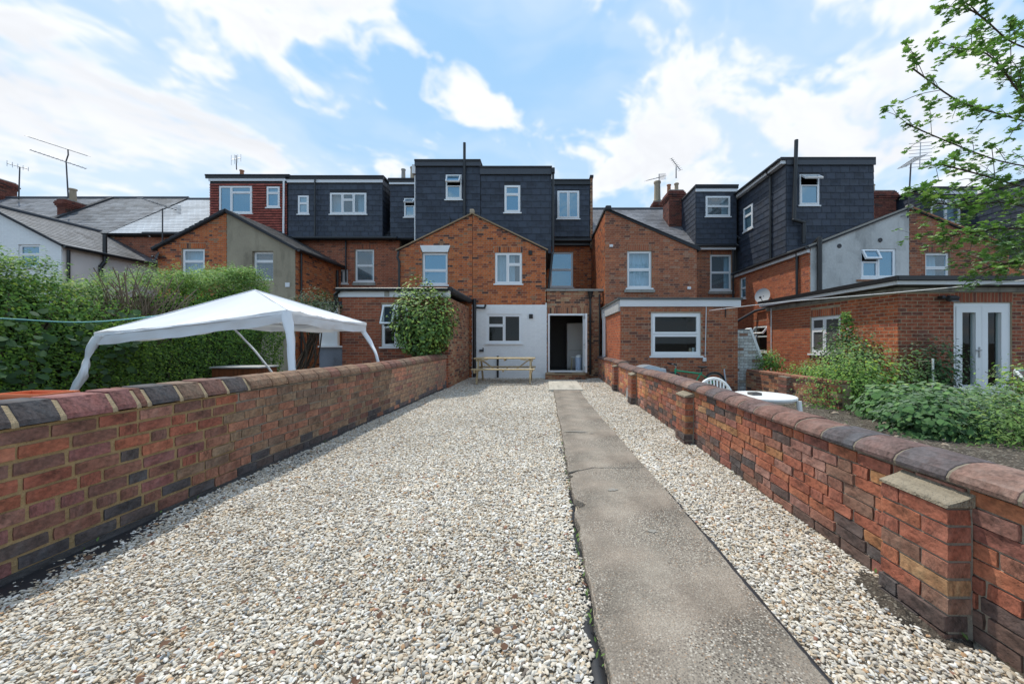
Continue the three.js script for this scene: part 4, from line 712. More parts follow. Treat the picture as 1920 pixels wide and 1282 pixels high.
{
  // stones: rounded chips, flatter than wide, every one a copy with its own tone
  const stones = [];
  for (let k = 0; k < 7; k++) {
    const R = rngOf(300 + k), g = new THREE.IcosahedronGeometry(1, 1), p = g.attributes.position, dirs = [];
    for (let i = 0; i < 5; i++) dirs.push([V(R() - .5, (R() - .5) * .8, R() - .5).normalize(), .5 + R() * .38]);
    for (let i = 0; i < p.count; i++) { const v = V(p.getX(i), p.getY(i), p.getZ(i)), o = v.clone(); for (const [d, c] of dirs) { const t = v.dot(d); if (t > c) v.addScaledVector(d, (c - t) * .92); } const n = 1 + (vnoise(o.x * 2 + 9, o.y * 2 + o.z * 3, k) - .5) * .24; p.setXYZ(i, v.x * n * (.92 + .3 * k / 6), v.y * n * (.38 + .06 * (k % 3)), v.z * n * (.58 + .06 * (k % 4))); }
    g.deleteAttribute('normal'); stones.push(toCreasedNormals(g, .75));
  }
  const tones = [[[.645, .57, .465], 5], [[.735, .685, .60], 5], [[.55, .495, .42], 3], [[.62, .505, .365], 2.6], [[.47, .44, .39], 1.2], [[.40, .295, .20], .9], [[.50, .31, .17], .4], [[.46, .46, .46], .5], [[.80, .765, .71], 2.6], [[.19, .155, .13], .3], [[.36, .18, .12], .12]];
  const R = rngOf(77), per = stones.map(() => []);
  const zone = (d0, d1, step, s0, s1, lift) => {
    for (let D = d0; D < d1; D += step) for (let x = wallL(D) + .0; x < wallR(D); x += step) {
      const xx = x + (R() - .5) * step * 1.3, dd = D + (R() - .5) * step * 1.3;
      if (xx < wallL(dd) + .012 || xx > wallR(dd) - .012) continue;
      const gapL = .004 + .055 * sstep(4.9, 1.5, dd) * clamp(fbm(dd * 3.1, 2, 4, 8) * 1.9 - .42);
      if (dd < 12.55 && xx > pathL(dd) - gapL && xx < pathR(dd) + .012 + .02 * sstep(3, 1.6, dd)) continue;
      if (dd > 12.9 && xx > -.1 && xx < 1.42) continue;
      const strip = .015 + .11 * sstep(4.2, 1.5, dd) * clamp(fbm(dd * 2.7, 7, 4, 6) * 1.8 - .45);             // bare strip of membrane along the left wall
      if (xx < wallL(dd) + strip) continue;
      if (xx > 1.56 && dd > 1.6 && dd < 2.08 && xx > 1.66 - .1 * (fbm(dd * 6, 3, 2, 3)) && R() < .9) continue;     // soil hole at the first pier
      const s = lerp(s0, s1, Math.pow(R(), 1.8)) * (.85 + .35 * fbm(xx * 2, dd * 2, 2, 19));
      const hgt = -.022 + lift * R() + .03 * (fbm(xx * 1.3, dd * 1.3, 4, 12) - .5) - .012 * sstep(.14, 0, pathL(dd) - gapL - xx > 0 ? pathL(dd) - gapL - xx : 9);
      per[(R() * stones.length) | 0].push([xx, hgt, -dd, s]);
    }
  };
  zone(.85, 3.4, .0128, .0068, .0165, .015); zone(3.4, 6.5, .0155, .0082, .0175, .014); zone(6.5, 9.5, .0205, .0105, .02, .012); zone(9.5, 13.6, .028, .0135, .023, .012);
  const root = thing('gravel', 'pale cream and grey stone chippings covering the garden between the two brick walls', 'gravel'); root.userData.kind = 'stuff';
  const mat = std([1, 1, 1], { map: rep(tGrain, 1), roughness: .82 }), m = new THREE.Matrix4(), q = new THREE.Quaternion(), e = new THREE.Euler();
  stones.forEach((g, k) => {
    const im = new THREE.InstancedMesh(g, mat, per[k].length); im.name = 'gravel_stone'; im.userData.kind = 'stuff';
    per[k].forEach(([x, y, z, s], i) => {
      q.setFromEuler(e.set((R() - .5) * .75, R() * 6.28, (R() - .5) * .75)); im.setMatrixAt(i, m.compose(V(x, y, z), q, V(s, s * (.8 + R() * .4), s * (.8 + R() * .3))));
      const c = pick(tones, R()), f = (.80 + R() * .38) * (.9 + .2 * fbm(x * .9, z * .9, 3, 31)); im.setColorAt(i, C(c[0] * f, c[1] * f, c[2] * f));
    });
    root.add(im);
  });
  // dry twigs and leaf scraps on the stones
  const tw = [], Rt = rngOf(5150);
  for (let i = 0; i < 170; i++) { const D = 1.3 + Rt() * Rt() * 7, x = lerp(wallL(D) + .1, .1, Rt()), a = Rt() * 6.28, l = .03 + Rt() * .09; tw.push(tube([V(x, .012, -D), V(x + Math.cos(a) * l * .5, .018 + Rt() * .01, -D + Math.sin(a) * l * .5 + .01), V(x + Math.cos(a) * l, .014, -D + Math.sin(a) * l)], .0022, 4, 4)); }
  tag(obj('twigs', tw, M.twig), 'dry broken twigs scattered on the gravel', 'twigs', null, 'stuff');
  const lf = []; for (let i = 0; i < 60; i++) { const D = 1.35 + Rt() * Rt() * 5, x = lerp(wallL(D) + .12, .05, Rt()), g = new THREE.CircleGeometry(.007 + Rt() * .014, 6); const p = g.attributes.position; for (let k = 0; k < p.count; k++) p.setXYZ(k, p.getX(k) * (.6 + Rt() * .5), p.getY(k), (Rt() - .3) * .012); g.computeVertexNormals(); g.rotateX(-1.57 + (Rt() - .5)); g.rotateY(Rt() * 6); g.translate(x, .024, -D); lf.push(g); }
  tag(obj('dead_leaves', lf, std([.12, .062, .036], { roughness: .9, side: THREE.DoubleSide })), 'curled brown dead leaves lying on the gravel', 'leaves', null, 'stuff');
}
{
  // concrete path: three worn slabs with broken edges, then a pale paving slab at the door
  const path = new THREE.Group(); path.name = 'path'; path.userData.kind = 'structure'; path.userData.label = 'worn concrete path running up to the back door'; scene.add(path);
  const crackA = (t) => 3.66 + .20 * t + .05 * Math.sin(t * 5) + .05 * (fbm(t * 9, 4, 4, 3) - .5), crackB = (t) => 7.45 + .12 * t + .1 * (fbm(t * 8, 2, 4, 9) - .5);
  const slab = (c0, c1, y, bite) => {
    const pts = [], n = 24;
    for (let i = 0; i <= n; i++) { const t = i / n, D = c0(t), l = pathL(D), r = pathR(D); pts.push([lerp(l, r, t), D]); }
    const d0 = c0(1), d1 = c1(1), N = Math.ceil((d1 - d0) / .035);
    for (let i = 1; i < N; i++) { const D = lerp(d0, d1, i / N); pts.push([pathR(D) + .006 * (hash(i, 3, 5) - .5), D]); }
    for (let i = n; i >= 0; i--) { const t = i / n, D = c1(t); pts.push([lerp(pathL(D), pathR(D), t), D]); }
    const e0 = c1(0), e1 = c0(0), K = Math.ceil((e0 - e1) / .035);
    for (let i = 1; i < K; i++) { const D = lerp(e0, e1, i / K); pts.push([pathL(D) + .016 * (hash(i, 8, 5) - .5) + (bite ? .085 * Math.exp(-(((D - 2.93) / .07) ** 2)) + .03 * Math.exp(-(((D - 3.55) / .08) ** 2)) : 0), D]); }
    const g = new THREE.ExtrudeGeometry(new THREE.Shape(pts.map((p) => new THREE.Vector2(...p))), { depth: .09, bevelEnabled: true, bevelSize: .006, bevelThickness: .008, bevelSegments: 2, bevelOffset: -.006 });
    g.rotateX(-Math.PI / 2); g.translate(0, y - .098, 0); const m = obj('slab', g, M.concrete, path); return m;
  };
  { const s = new THREE.Shape([[.24, .7], [.95, .7], [.84, 9.9], [.24, 9.9]].map((p) => new THREE.Vector2(...p))), g = new THREE.ShapeGeometry(s); g.rotateX(-Math.PI / 2); g.translate(0, -.022, 0); const uv = g.attributes.uv; obj('path_base', g, M.soil, path); }
  slab((t) => .75, (t) => crackA(t) - .010 - .012 * fbm(t * 6, 1, 3, 5) - .05 * Math.exp(-((t / .09) ** 2)), .028, true); slab((t) => crackA(t) + .010, (t) => crackB(t) - .005, .024); slab((t) => crackB(t) + .005, (t) => 9.95 - .0 * t, .02);
  // pale marks worn into the surface
  const marks = []; for (const [x, D, w, l] of [[.42, 5.28, .30, .05], [.55, 3.2, .09, .05], [.68, 2.5, .05, .05], [.62, 5.2, .06, .03]]) { const g = new THREE.CircleGeometry(1, 20), p = g.attributes.position; for (let i = 0; i < p.count; i++) { const k = .6 + .8 * vnoise(p.getX(i) * 3 + x * 9, p.getY(i) * 3 + D, 4); p.setXY(i, p.getX(i) * w / 2 * k, p.getY(i) * l / 2 * k); } g.rotateX(-Math.PI / 2); g.rotateY(x < .5 ? -.12 : .2); g.translate(x, .0325, -D); marks.push(g); }
  obj('worn_patch', marks, std([.30, .28, .25], { map: rep(tGrain, 4), roughness: .95 }), path);
  tag(obj('paving_slab', rbox(.88, .06, 2.42, .012).translate(.54, .0, -11.2), std([.62, .58, .50], { map: rep(tRender, 1), roughness: .9 })), 'pale smooth paving slab between path and door step', 'paving slab');
  // weed membrane showing at the edges
  const strip = (xf, d0, d1, w, y) => { const g = new THREE.PlaneGeometry(1, 1, 3, 90), p = g.attributes.position; for (let i = 0; i < p.count; i++) { const u = p.getX(i) + .5, D = lerp(d0, d1, .5 - p.getY(i)); p.setXYZ(i, xf(D) + (u - .5) * w(D), y + .018 * (fbm(D * 5 + u, u * 2, 3, 4) - .4) + (u > .8 || u < .2 ? .0 : .008), -D); } g.computeVertexNormals(); return g; };
  tag(obj('weed_membrane', strip((D) => wallL(D) + .09, 1.3, 4.4, (D) => .18, -.024), M.membrane), 'strip of black weed membrane bare along the foot of left wall', 'membrane', 'weed membrane edges');
  tag(obj('weed_membrane', strip((D) => pathL(D) - .03, .9, 5.2, (D) => .07, -.036), M.membrane), 'dark torn weed membrane beside left edge of the concrete path', 'membrane', 'weed membrane edges');
  tag(obj('weed_membrane', strip((D) => pathR(D) + .018, 1.2, 3.4, (D) => .05, -.008), M.membrane), 'thin black weed membrane along the right edge of concrete path', 'membrane', 'weed membrane edges');
}

// ---------------------------------------------------------------- the two low garden walls
const tintPal = (list) => list.map((c) => M.brickTint(c));
const nearRed = tintPal([[.41, .138, .080], [.37, .122, .076], [.33, .112, .075], [.44, .16, .095]]), nearPurple = tintPal([[.25, .118, .088], [.28, .128, .092], [.22, .112, .090]]), nearDark = tintPal([[.115, .095, .094], [.135, .10, .092], [.098, .086, .09]]), nearPink = tintPal([[.40, .20, .155], [.37, .18, .14], [.30, .125, .115], [.27, .115, .105]]);
const farBrown = tintPal([[.30, .185, .120], [.265, .162, .108], [.325, .20, .126], [.23, .148, .106], [.295, .20, .132]]), farRed = tintPal([[.37, .168, .108], [.40, .182, .118], [.345, .165, .112]]);
const rRed = tintPal([[.45, .150, .085], [.41, .136, .083], [.48, .172, .095], [.385, .134, .088]]), rOrange = tintPal([[.48, .235, .105], [.45, .205, .095], [.47, .18, .09], [.48, .27, .14]]), rDark = tintPal([[.145, .098, .088], [.12, .094, .09], [.175, .108, .088]]), rBrown = tintPal([[.33, .148, .105], [.36, .158, .108], [.285, .152, .108], [.34, .13, .098]]), rPink = tintPal([[.40, .20, .155], [.36, .175, .14]]);
const of = (a, R) => a[(R() * a.length) | 0];
function placeBrick(parent, mats, R, cx, cy, cz, l, h, d, ry = 0, tilt = 1) {
  const b = new THREE.Mesh(brickGeos[(R() * 6) | 0], mats); b.name = 'brick'; b.position.set(cx, cy, cz); b.rotation.set((R() - .5) * .03 * tilt, ry + (R() - .5) * .02 * tilt + (R() < .5 ? Math.PI : 0), (R() - .5) * .022 * tilt); b.scale.set(l, h, d); parent.add(b); return b;
}
// bricks past the three hundred that show largest: one part
function restBricks(parent, list) {
  const geos = new Map();
  for (const [mat, ...r] of list) { if (!geos.has(mat)) geos.set(mat, []); geos.get(mat).push(r); }
  const all = [...geos.entries()], n = list.length, im = new THREE.InstancedMesh(brickGeos[2], M.brick, n), m = new THREE.Matrix4(), q = new THREE.Quaternion(); let i = 0;
  im.name = 'brick'; im.userData.kind = 'stuff';
  for (const [mat, rows] of all) for (const [cx, cy, cz, l, h, d] of rows) { im.setMatrixAt(i, m.compose(V(cx, cy, cz), q, V(l, h, d))); im.setColorAt(i++, mat.color); }
  parent.add(im);
}
{
  const w = thing('garden_wall', 'low brown brick garden wall on the left with mixed dark and reddish brick coping', 'wall');
  w.position.set(wallL(1.2), 0, -1.2); w.rotation.y = Math.PI / 2 - Math.atan(.0135); w.userData.based = true;     // local x runs away from the camera, local z faces the gravel
  const R = rngOf(4001), Lw = 12.5, H = .765, split = 2.35;
  // laid courses rise slightly out of true along the wall
  const warp = (u) => .012 * Math.sin(u * .9) + .01 * (fbm(u * .8, 2, 3, 7) - .5);
  obj('mortar', [box(-.1, split, -.12, H + .01, -.225, -.0085)], M.mortarOchre, w); obj('mortar', [box(split, Lw, -.12, H + .01, -.225, -.008)], M.mortarGrey, w);
  obj('footing', [box(-.1, Lw, -.12, .012, -.24, .012)], std([.075, .07, .07], { map: tGrain, bumpMap: tGrainB, bumpScale: .02, roughness: .95 }), w);
  const all = [];
  const nC = 9, ch = .0845;
  for (let k = 0; k < nC; k++) {
    let u = -.1 + R() * .1 - (k % 2) * .11; const y = .0 + k * ch + ch / 2;
    while (u < Lw) {
      const near = u < 2.25 - .085 * (8 - k) + (k % 2) * .12, header = R() < (near ? .30 : .22), j = near ? .014 + R() * .014 : .010 + R() * .005;
      const l = header ? .105 + R() * .012 : .214 + R() * .02, e = Math.min(u + l, Lw);
      let mat; const t = R();
      const pt = fbm(u * 1.1 + 3, k * .35, 4, 66) - .5; if (k < 1 ? t < .75 : k === 1 && t < .2) mat = of(nearDark, R); else if (near) mat = t < .40 + pt ? of(nearRed, R) : t < .76 + pt * .5 ? of(nearPurple, R) : t < .83 ? of(nearDark, R) : of(nearPink, R); else mat = t < .60 + .15 * sstep(4, 8, u) - pt * 2.2 ? of(farBrown, R) : t < .9 ? of(farRed, R) : of(nearPurple, R);
      if (e - u > .04) all.push([mat, (u + e) / 2, y + warp(u) + (R() - .5) * .006, -.05 + (R() - .5) * .004 + (near ? .0 : .002), e - u, (near ? .0635 : .070) + R() * .005, .10]);
      u = e + j;
    }
  }
  all.sort((a, b) => a[1] - b[1]); for (const [mat, ...r] of all.slice(0, 250)) placeBrick(w, mat, R, ...r); restBricks(w, all.slice(250));
  // coping: bricks on edge with a sloped face, then weathered half round pieces
  const cope = (prof, l, bev) => { const g = new THREE.ExtrudeGeometry(new THREE.Shape(prof.map((p) => new THREE.Vector2(...p))), { depth: l - 2 * bev, bevelEnabled: true, bevelSize: bev, bevelThickness: bev, bevelSegments: 2, bevelOffset: -bev }); g.translate(0, 0, bev); g.rotateY(Math.PI / 2); const uv = g.attributes.uv; for (let i = 0; i < uv.count; i++) uv.setXY(i, uv.getX(i) * 2.2, uv.getY(i) * 2.2); return g; };
  const slope = [[-.02, 0], [-.015, .028], [.042, .122], [.20, .128], [.245, .03], [.245, 0]], round = [[-.03, 0], [-.03, .03], [-.005, .075], [.045, .112], [.115, .125], [.19, .112], [.245, .06], [.255, 0]];
  const Rc = rngOf(41), mort = [];
  let u = -.1, i = 0; const firsts = [nearDark[0], nearPurple[1], nearDark[0], nearDark[1], nearDark[0], nearDark[2], nearPink[2], nearPink[3], nearPurple[0], nearDark[2], farBrown[3], nearPurple[2], nearDark[0], nearDark[1]];
  const lens = [.2, .2, .2, .19, .06, .18, .245, .12, .045, .215, .185, .195, .215, .2];
  while (u < Lw) {
    const old = u > 2.44, l = old ? .23 + Rc() * .09 : (lens[i] ?? .2), mat = old ? (Rc() < .62 ? of(farBrown, Rc) : of(nearPurple, Rc)) : (firsts[i] ?? nearDark[1]);
    const c = new THREE.Mesh(cope(old ? round : slope, Math.min(l, Lw - u) - (old ? .008 : 0), .007), mat); c.name = 'coping_brick'; c.position.set(u, H + .01 + warp(u) + Rc() * .006, 0); c.rotation.set((Rc() - .5) * .03, (Rc() - .5) * .02, (Rc() - .5) * .02); w.add(c);
    u += l + (old ? .004 : .026); if (!old) { const g = cope(slope.map(([a, b]) => [a, b * .93]), .032, .002); g.translate(u - .029, H + .006 + warp(u), 0); mort.push(g); } i++;
  }
  obj('joint_mortar', mort, std([.50, .385, .24], { map: rep(tGrain, 3), bumpMap: rep(tGrainB, 6), bumpScale: .006, roughness: .95 }), w);
}
{
  const w = thing('garden_wall', 'low red and orange brick garden wall on the right with piers and purple bullnose coping', 'wall');
  w.position.set(wallR(.9), 0, -.9); w.rotation.y = -Math.PI / 2 - Math.atan(.006); w.userData.based = true;        // local x runs towards the camera (negative is away), local z faces the path
  const R = rngOf(4002), Lw = 12.9, topAt = (D) => .605 + .03 * sstep(2, 5, D) - .02 * sstep(6, 9, D) + .010 * Math.sin(D * 1.3) + (D > 9.75 ? .05 : 0);
  const g = new THREE.Shape(); const tp = []; for (let D = .9; D <= 13.8; D += .15) tp.push([-(D - .9), topAt(D) + .004]);
  g.moveTo(0, -.14); for (const p of tp) g.lineTo(...p); g.lineTo(-12.9, -.14); const core = new THREE.ExtrudeGeometry(g, { depth: .21, bevelEnabled: false }); core.translate(0, 0, -.222); obj('mortar', core, std([.38, .33, .26], { map: rep(tGrain, 1.7), bumpMap: rep(tGrainB, 4), bumpScale: .006, roughness: .95 }), w);
  const all = [], ch = .0745;
  for (let k = 0; k < 9; k++) {
    let D = .9 - R() * .1 - (k % 2) * .11; const y = -.02 + k * ch + ch / 2;
    while (D < 13.8) {
      const header = R() < .2, j = .012 + R() * .006, l = header ? .105 + R() * .01 : .213 + R() * .012, e = D + l, t = R(), far = sstep(3.5, 7, D);
      const sc = topAt(D) / .652;
      let mat; if (k < 2 && t < .85 - far * .2) mat = t < .5 ? of(rDark, R) : of(rBrown, R); else if (k === 2 && t < .3) mat = of(rDark, R); else { const pt = (fbm(D * 1.2, k * .4, 4, 68) - .5) * 1.2; mat = t < .52 - far * .2 + pt ? of(rRed, R) : t < .62 + far * .1 ? of(rOrange, R) : t < .85 ? of(rBrown, R) : t < .97 ? of(rPink, R) : of(rDark, R); }
      all.push([mat, -((D + e) / 2 - .9), y * sc + .008 * Math.sin(D * 1.7 + 1) + (R() - .5) * .005, -.05 + (R() - .5) * .007 + .002, l, .0595 + R() * .004, .10]);
      D = e + j;
    }
  }
  all.sort((a, b) => b[1] - a[1]); for (const [mat, ...r] of all.slice(0, 280)) placeBrick(w, mat, R, ...r); restBricks(w, all.slice(280));
  // bullnose coping
  const prof = [[-.032, 0], [-.036, .018], [-.022, .044], [.012, .066], [.06, .080], [.12, .085], [.185, .077], [.23, .054], [.255, .018], [.255, 0]];
  const purple = tintPal([[.185, .115, .106], [.235, .135, .112], [.135, .105, .108], [.22, .118, .096], [.115, .10, .108], [.27, .165, .135]]), copeFar = tintPal([[.20, .115, .098], [.225, .13, .11], [.17, .11, .10]]);
  const Rc = rngOf(43), joints = [];
  for (let D = .9; D < 13.7;) {
    const l = D < 3.2 ? .25 + Rc() * .03 : .22 + Rc() * .05, y = topAt(D + l / 2) + .006, slopeA = Math.atan((topAt(D + l) - topAt(D)) / l);
    const cg = new THREE.ExtrudeGeometry(new THREE.Shape(prof.map((p) => new THREE.Vector2(...p))), { depth: l - .02, bevelEnabled: true, bevelSize: .008, bevelThickness: .006, bevelSegments: 2, bevelOffset: -.008 }); cg.translate(0, 0, -l / 2 + .01); cg.rotateY(Math.PI / 2);
    { const p = cg.attributes.position, n3 = rngOf((D * 1000) | 0); const s1 = n3() * 9; for (let i = 0; i < p.count; i++) p.setY(i, p.getY(i) + (vnoise(p.getX(i) * 14 + s1, p.getZ(i) * 14, 5) - .5) * .008); cg.computeVertexNormals(); }
    const uv = cg.attributes.uv; for (let i = 0; i < uv.count; i++) uv.setXY(i, uv.getX(i) * 2 + D * 1.7, uv.getY(i) * 2 + D * .9);
    const c = new THREE.Mesh(cg, D < 6.5 || Rc() < .5 ? of(purple, Rc) : of(copeFar, Rc)); c.name = 'coping_brick'; c.position.set(-(D + l / 2 - .9), y + Rc() * .005, 0); c.rotation.set((Rc() - .5) * .04, (Rc() - .5) * .015, -slopeA * .6); w.add(c);
    D += l + .006; const jg = new THREE.ExtrudeGeometry(new THREE.Shape(prof.map(([a, b]) => new THREE.Vector2(a * .94 + .003, b * .955))), { depth: .014, bevelEnabled: false }); jg.rotateY(Math.PI / 2); jg.translate(-(D - .003 - .9) - .007, topAt(D) + .007, 0); joints.push(jg);
  }
  obj('joint_mortar', joints, std([.27, .23, .175], { map: rep(tGrain, 3), roughness: .95 }), w);
  // piers
  const cap = std([.36, .305, .225], { map: rep(tRender, 2.5), bumpMap: rep(tGrainB, 5), bumpScale: .01, roughness: .95 });
  const pier = (D0, D1p, h, n) => {
    const p = .112, a = -(D1p - .9), b = -(D0 - .9), L = b - a, body = obj('pier', box(a + .008, b - .010, -.14, h - .004, 0, p - .010), M.mortarGrey, w), Rp = rngOf((D0 * 100) | 0);
    for (let k = 0; k < n; k++) {
      const y = h - (k + .5) * ch, out = k >= n - 2 ? .012 : 0, mat = () => { const t = Rp(); return k >= n - 2 ? of(rDark, Rp) : t < .55 ? of(rRed, Rp) : t < .75 ? of(rBrown, Rp) : t < .9 ? of(rOrange, Rp) : of(rPink, Rp); };
      const half = k % 2 ? .215 : .105, pl = (u0, u1) => placeBrick(body, mat(), Rp, (u0 + u1) / 2, y, p - .05 + out, u1 - u0 - .01, .064, .1, 0, .6);
      pl(a, a + Math.min(half, L)); if (L > half + .04) pl(a + half, b);
    }
    const s = new THREE.Shape([[p + .006, 0], [p + .004, .016], [.03, .045], [-.004, .052], [-.004, 0]].map((q) => new THREE.Vector2(q[0], q[1]))), cg = new THREE.ExtrudeGeometry(s, { depth: L - .01, bevelEnabled: true, bevelSize: .004, bevelThickness: .005, bevelSegments: 1, bevelOffset: -.004 });
    cg.rotateY(-Math.PI / 2); cg.translate(b - .005, h + .001, 0); const pp = cg.attributes.position; for (let i = 0; i < pp.count; i++) if (pp.getY(i) > h + .01) pp.setY(i, pp.getY(i) + (vnoise(pp.getX(i) * 22, pp.getZ(i) * 30, 3) - .5) * .016); cg.computeVertexNormals(); obj('cap', cg, cap, body);
  };
  pier(1.64, 1.98, .535, 8); pier(4.78, 5.12, .555, 8); pier(7.85, 8.18, .56, 8); pier(9.9, 10.2, .60, 8);
}
// soil hole left open at the foot of the first pier
{ const g = new THREE.SphereGeometry(1, 16, 10), p = g.attributes.position; for (let i = 0; i < p.count; i++) { const k = .8 + .5 * fbm(p.getX(i) * 2 + 3, p.getZ(i) * 2 + p.getY(i), 4, 6); p.setXYZ(i, p.getX(i) * .11 * k, p.getY(i) * .025 * k, p.getZ(i) * .27 * k); } g.computeVertexNormals(); { const uv = g.attributes.uv; for (let i = 0; i < uv.count; i++) uv.setXY(i, p.getX(i) * 2, p.getZ(i) * 2); } g.translate(1.70, -.022, -1.86); tag(obj('soil_patch', g, M.soil), 'dark bare soil patch at the foot of the nearest brick pier', 'soil'); }

// ---------------------------------------------------------------- leaves and plants
const leafMat = (o = {}) => new THREE.MeshPhysicalMaterial({ color: C(1, 1, 1), roughness: .95, transmission: .4, thickness: 0, side: THREE.DoubleSide, ...o });
const leafM = leafMat(), glossyM = leafMat({ roughness: .62, transmission: 0 });
function leafGeo(pts, fold = .18, curl = .12) {        // half outline from stalk to tip, mirrored about a midrib
  const pos = [], idx = [], n = pts.length; for (let i = 0; i < n; i++) { const [x, y] = pts[i]; pos.push(-x, y, x * fold - y * y * curl, 0, y, -y * y * curl, x, y, x * fold - y * y * curl); }
  for (let i = 0; i + 1 < n; i++) { const a = i * 3; idx.push(a, a + 1, a + 4, a, a + 4, a + 3, a + 1, a + 2, a + 5, a + 1, a + 5, a + 4); }
  const g = new THREE.BufferGeometry(); g.setAttribute('position', new THREE.BufferAttribute(new Float32Array(pos), 3)); g.setIndex(idx); g.computeVertexNormals(); return g;
}
const LEAF = { oval: leafGeo([[0, 0], [.26, .3], [.25, .62], [0, 1]]), lance: leafGeo([[0, 0], [.15, .3], [.14, .6], [0, 1]], .25, .2), round: leafGeo([[.05, 0], [.42, .12], [.46, .5], [.24, .85], [0, 1]], .12, .15) };
{ // five lobed leaf
  const s = new THREE.Shape(), lob = [[0, -.02], [.10, -.10], [.38, -.16], [.30, .02], [.56, .18], [.36, .26], [.46, .52], [.20, .46], [.14, .62], [0, .95]]; s.moveTo(0, -.02); for (const [a, b] of lob.slice(1)) s.lineTo(a, b); for (const [a, b] of lob.slice(1, -1).reverse()) s.lineTo(-a, b);
  const g = new THREE.ShapeGeometry(s), p = g.attributes.position; for (let i = 0; i < p.count; i++) p.setZ(i, Math.abs(p.getX(i)) * .22 - p.getY(i) ** 2 * .22); g.computeVertexNormals(); g.deleteAttribute('uv'); LEAF.lobed = g;
}
// spread leaves: each from sample() -> [position, outward direction, tone 0..1]
function foliage(parent, name, geo, mat, n, seed, size, sample, tones) {
  const R = rngOf(seed), im = new THREE.InstancedMesh(geo, mat, n), m = new THREE.Matrix4(), q = new THREE.Quaternion(), q2 = new THREE.Quaternion(), zAx = V(0, 0, 1), up = V(0, 1, 0); im.name = name; im.userData.kind = 'stuff';
  for (let i = 0; i < n; i++) {
    const [p, d, t] = sample(R), dir = d.clone().multiplyScalar(.8).add(V(R() - .5, R() - .25, R() - .5)).normalize();
    q.setFromUnitVectors(zAx, dir); q2.setFromAxisAngle(zAx, R() * 6.28); q.multiply(q2);
    const s = lerp(size[0], size[1], R()); im.setMatrixAt(i, m.compose(p, q, V(s * (.8 + R() * .4), s, s)));
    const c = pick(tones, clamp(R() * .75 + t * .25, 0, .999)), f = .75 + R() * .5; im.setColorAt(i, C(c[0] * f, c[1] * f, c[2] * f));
  }
  parent.add(im); return im;
}
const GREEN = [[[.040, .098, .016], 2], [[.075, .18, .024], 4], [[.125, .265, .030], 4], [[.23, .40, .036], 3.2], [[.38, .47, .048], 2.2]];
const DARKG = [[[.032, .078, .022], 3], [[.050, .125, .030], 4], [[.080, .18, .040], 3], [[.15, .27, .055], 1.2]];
const FRESH = [[[.060, .145, .028], 2], [[.13, .28, .038], 4], [[.21, .38, .05], 3], [[.33, .45, .065], 1.6]];
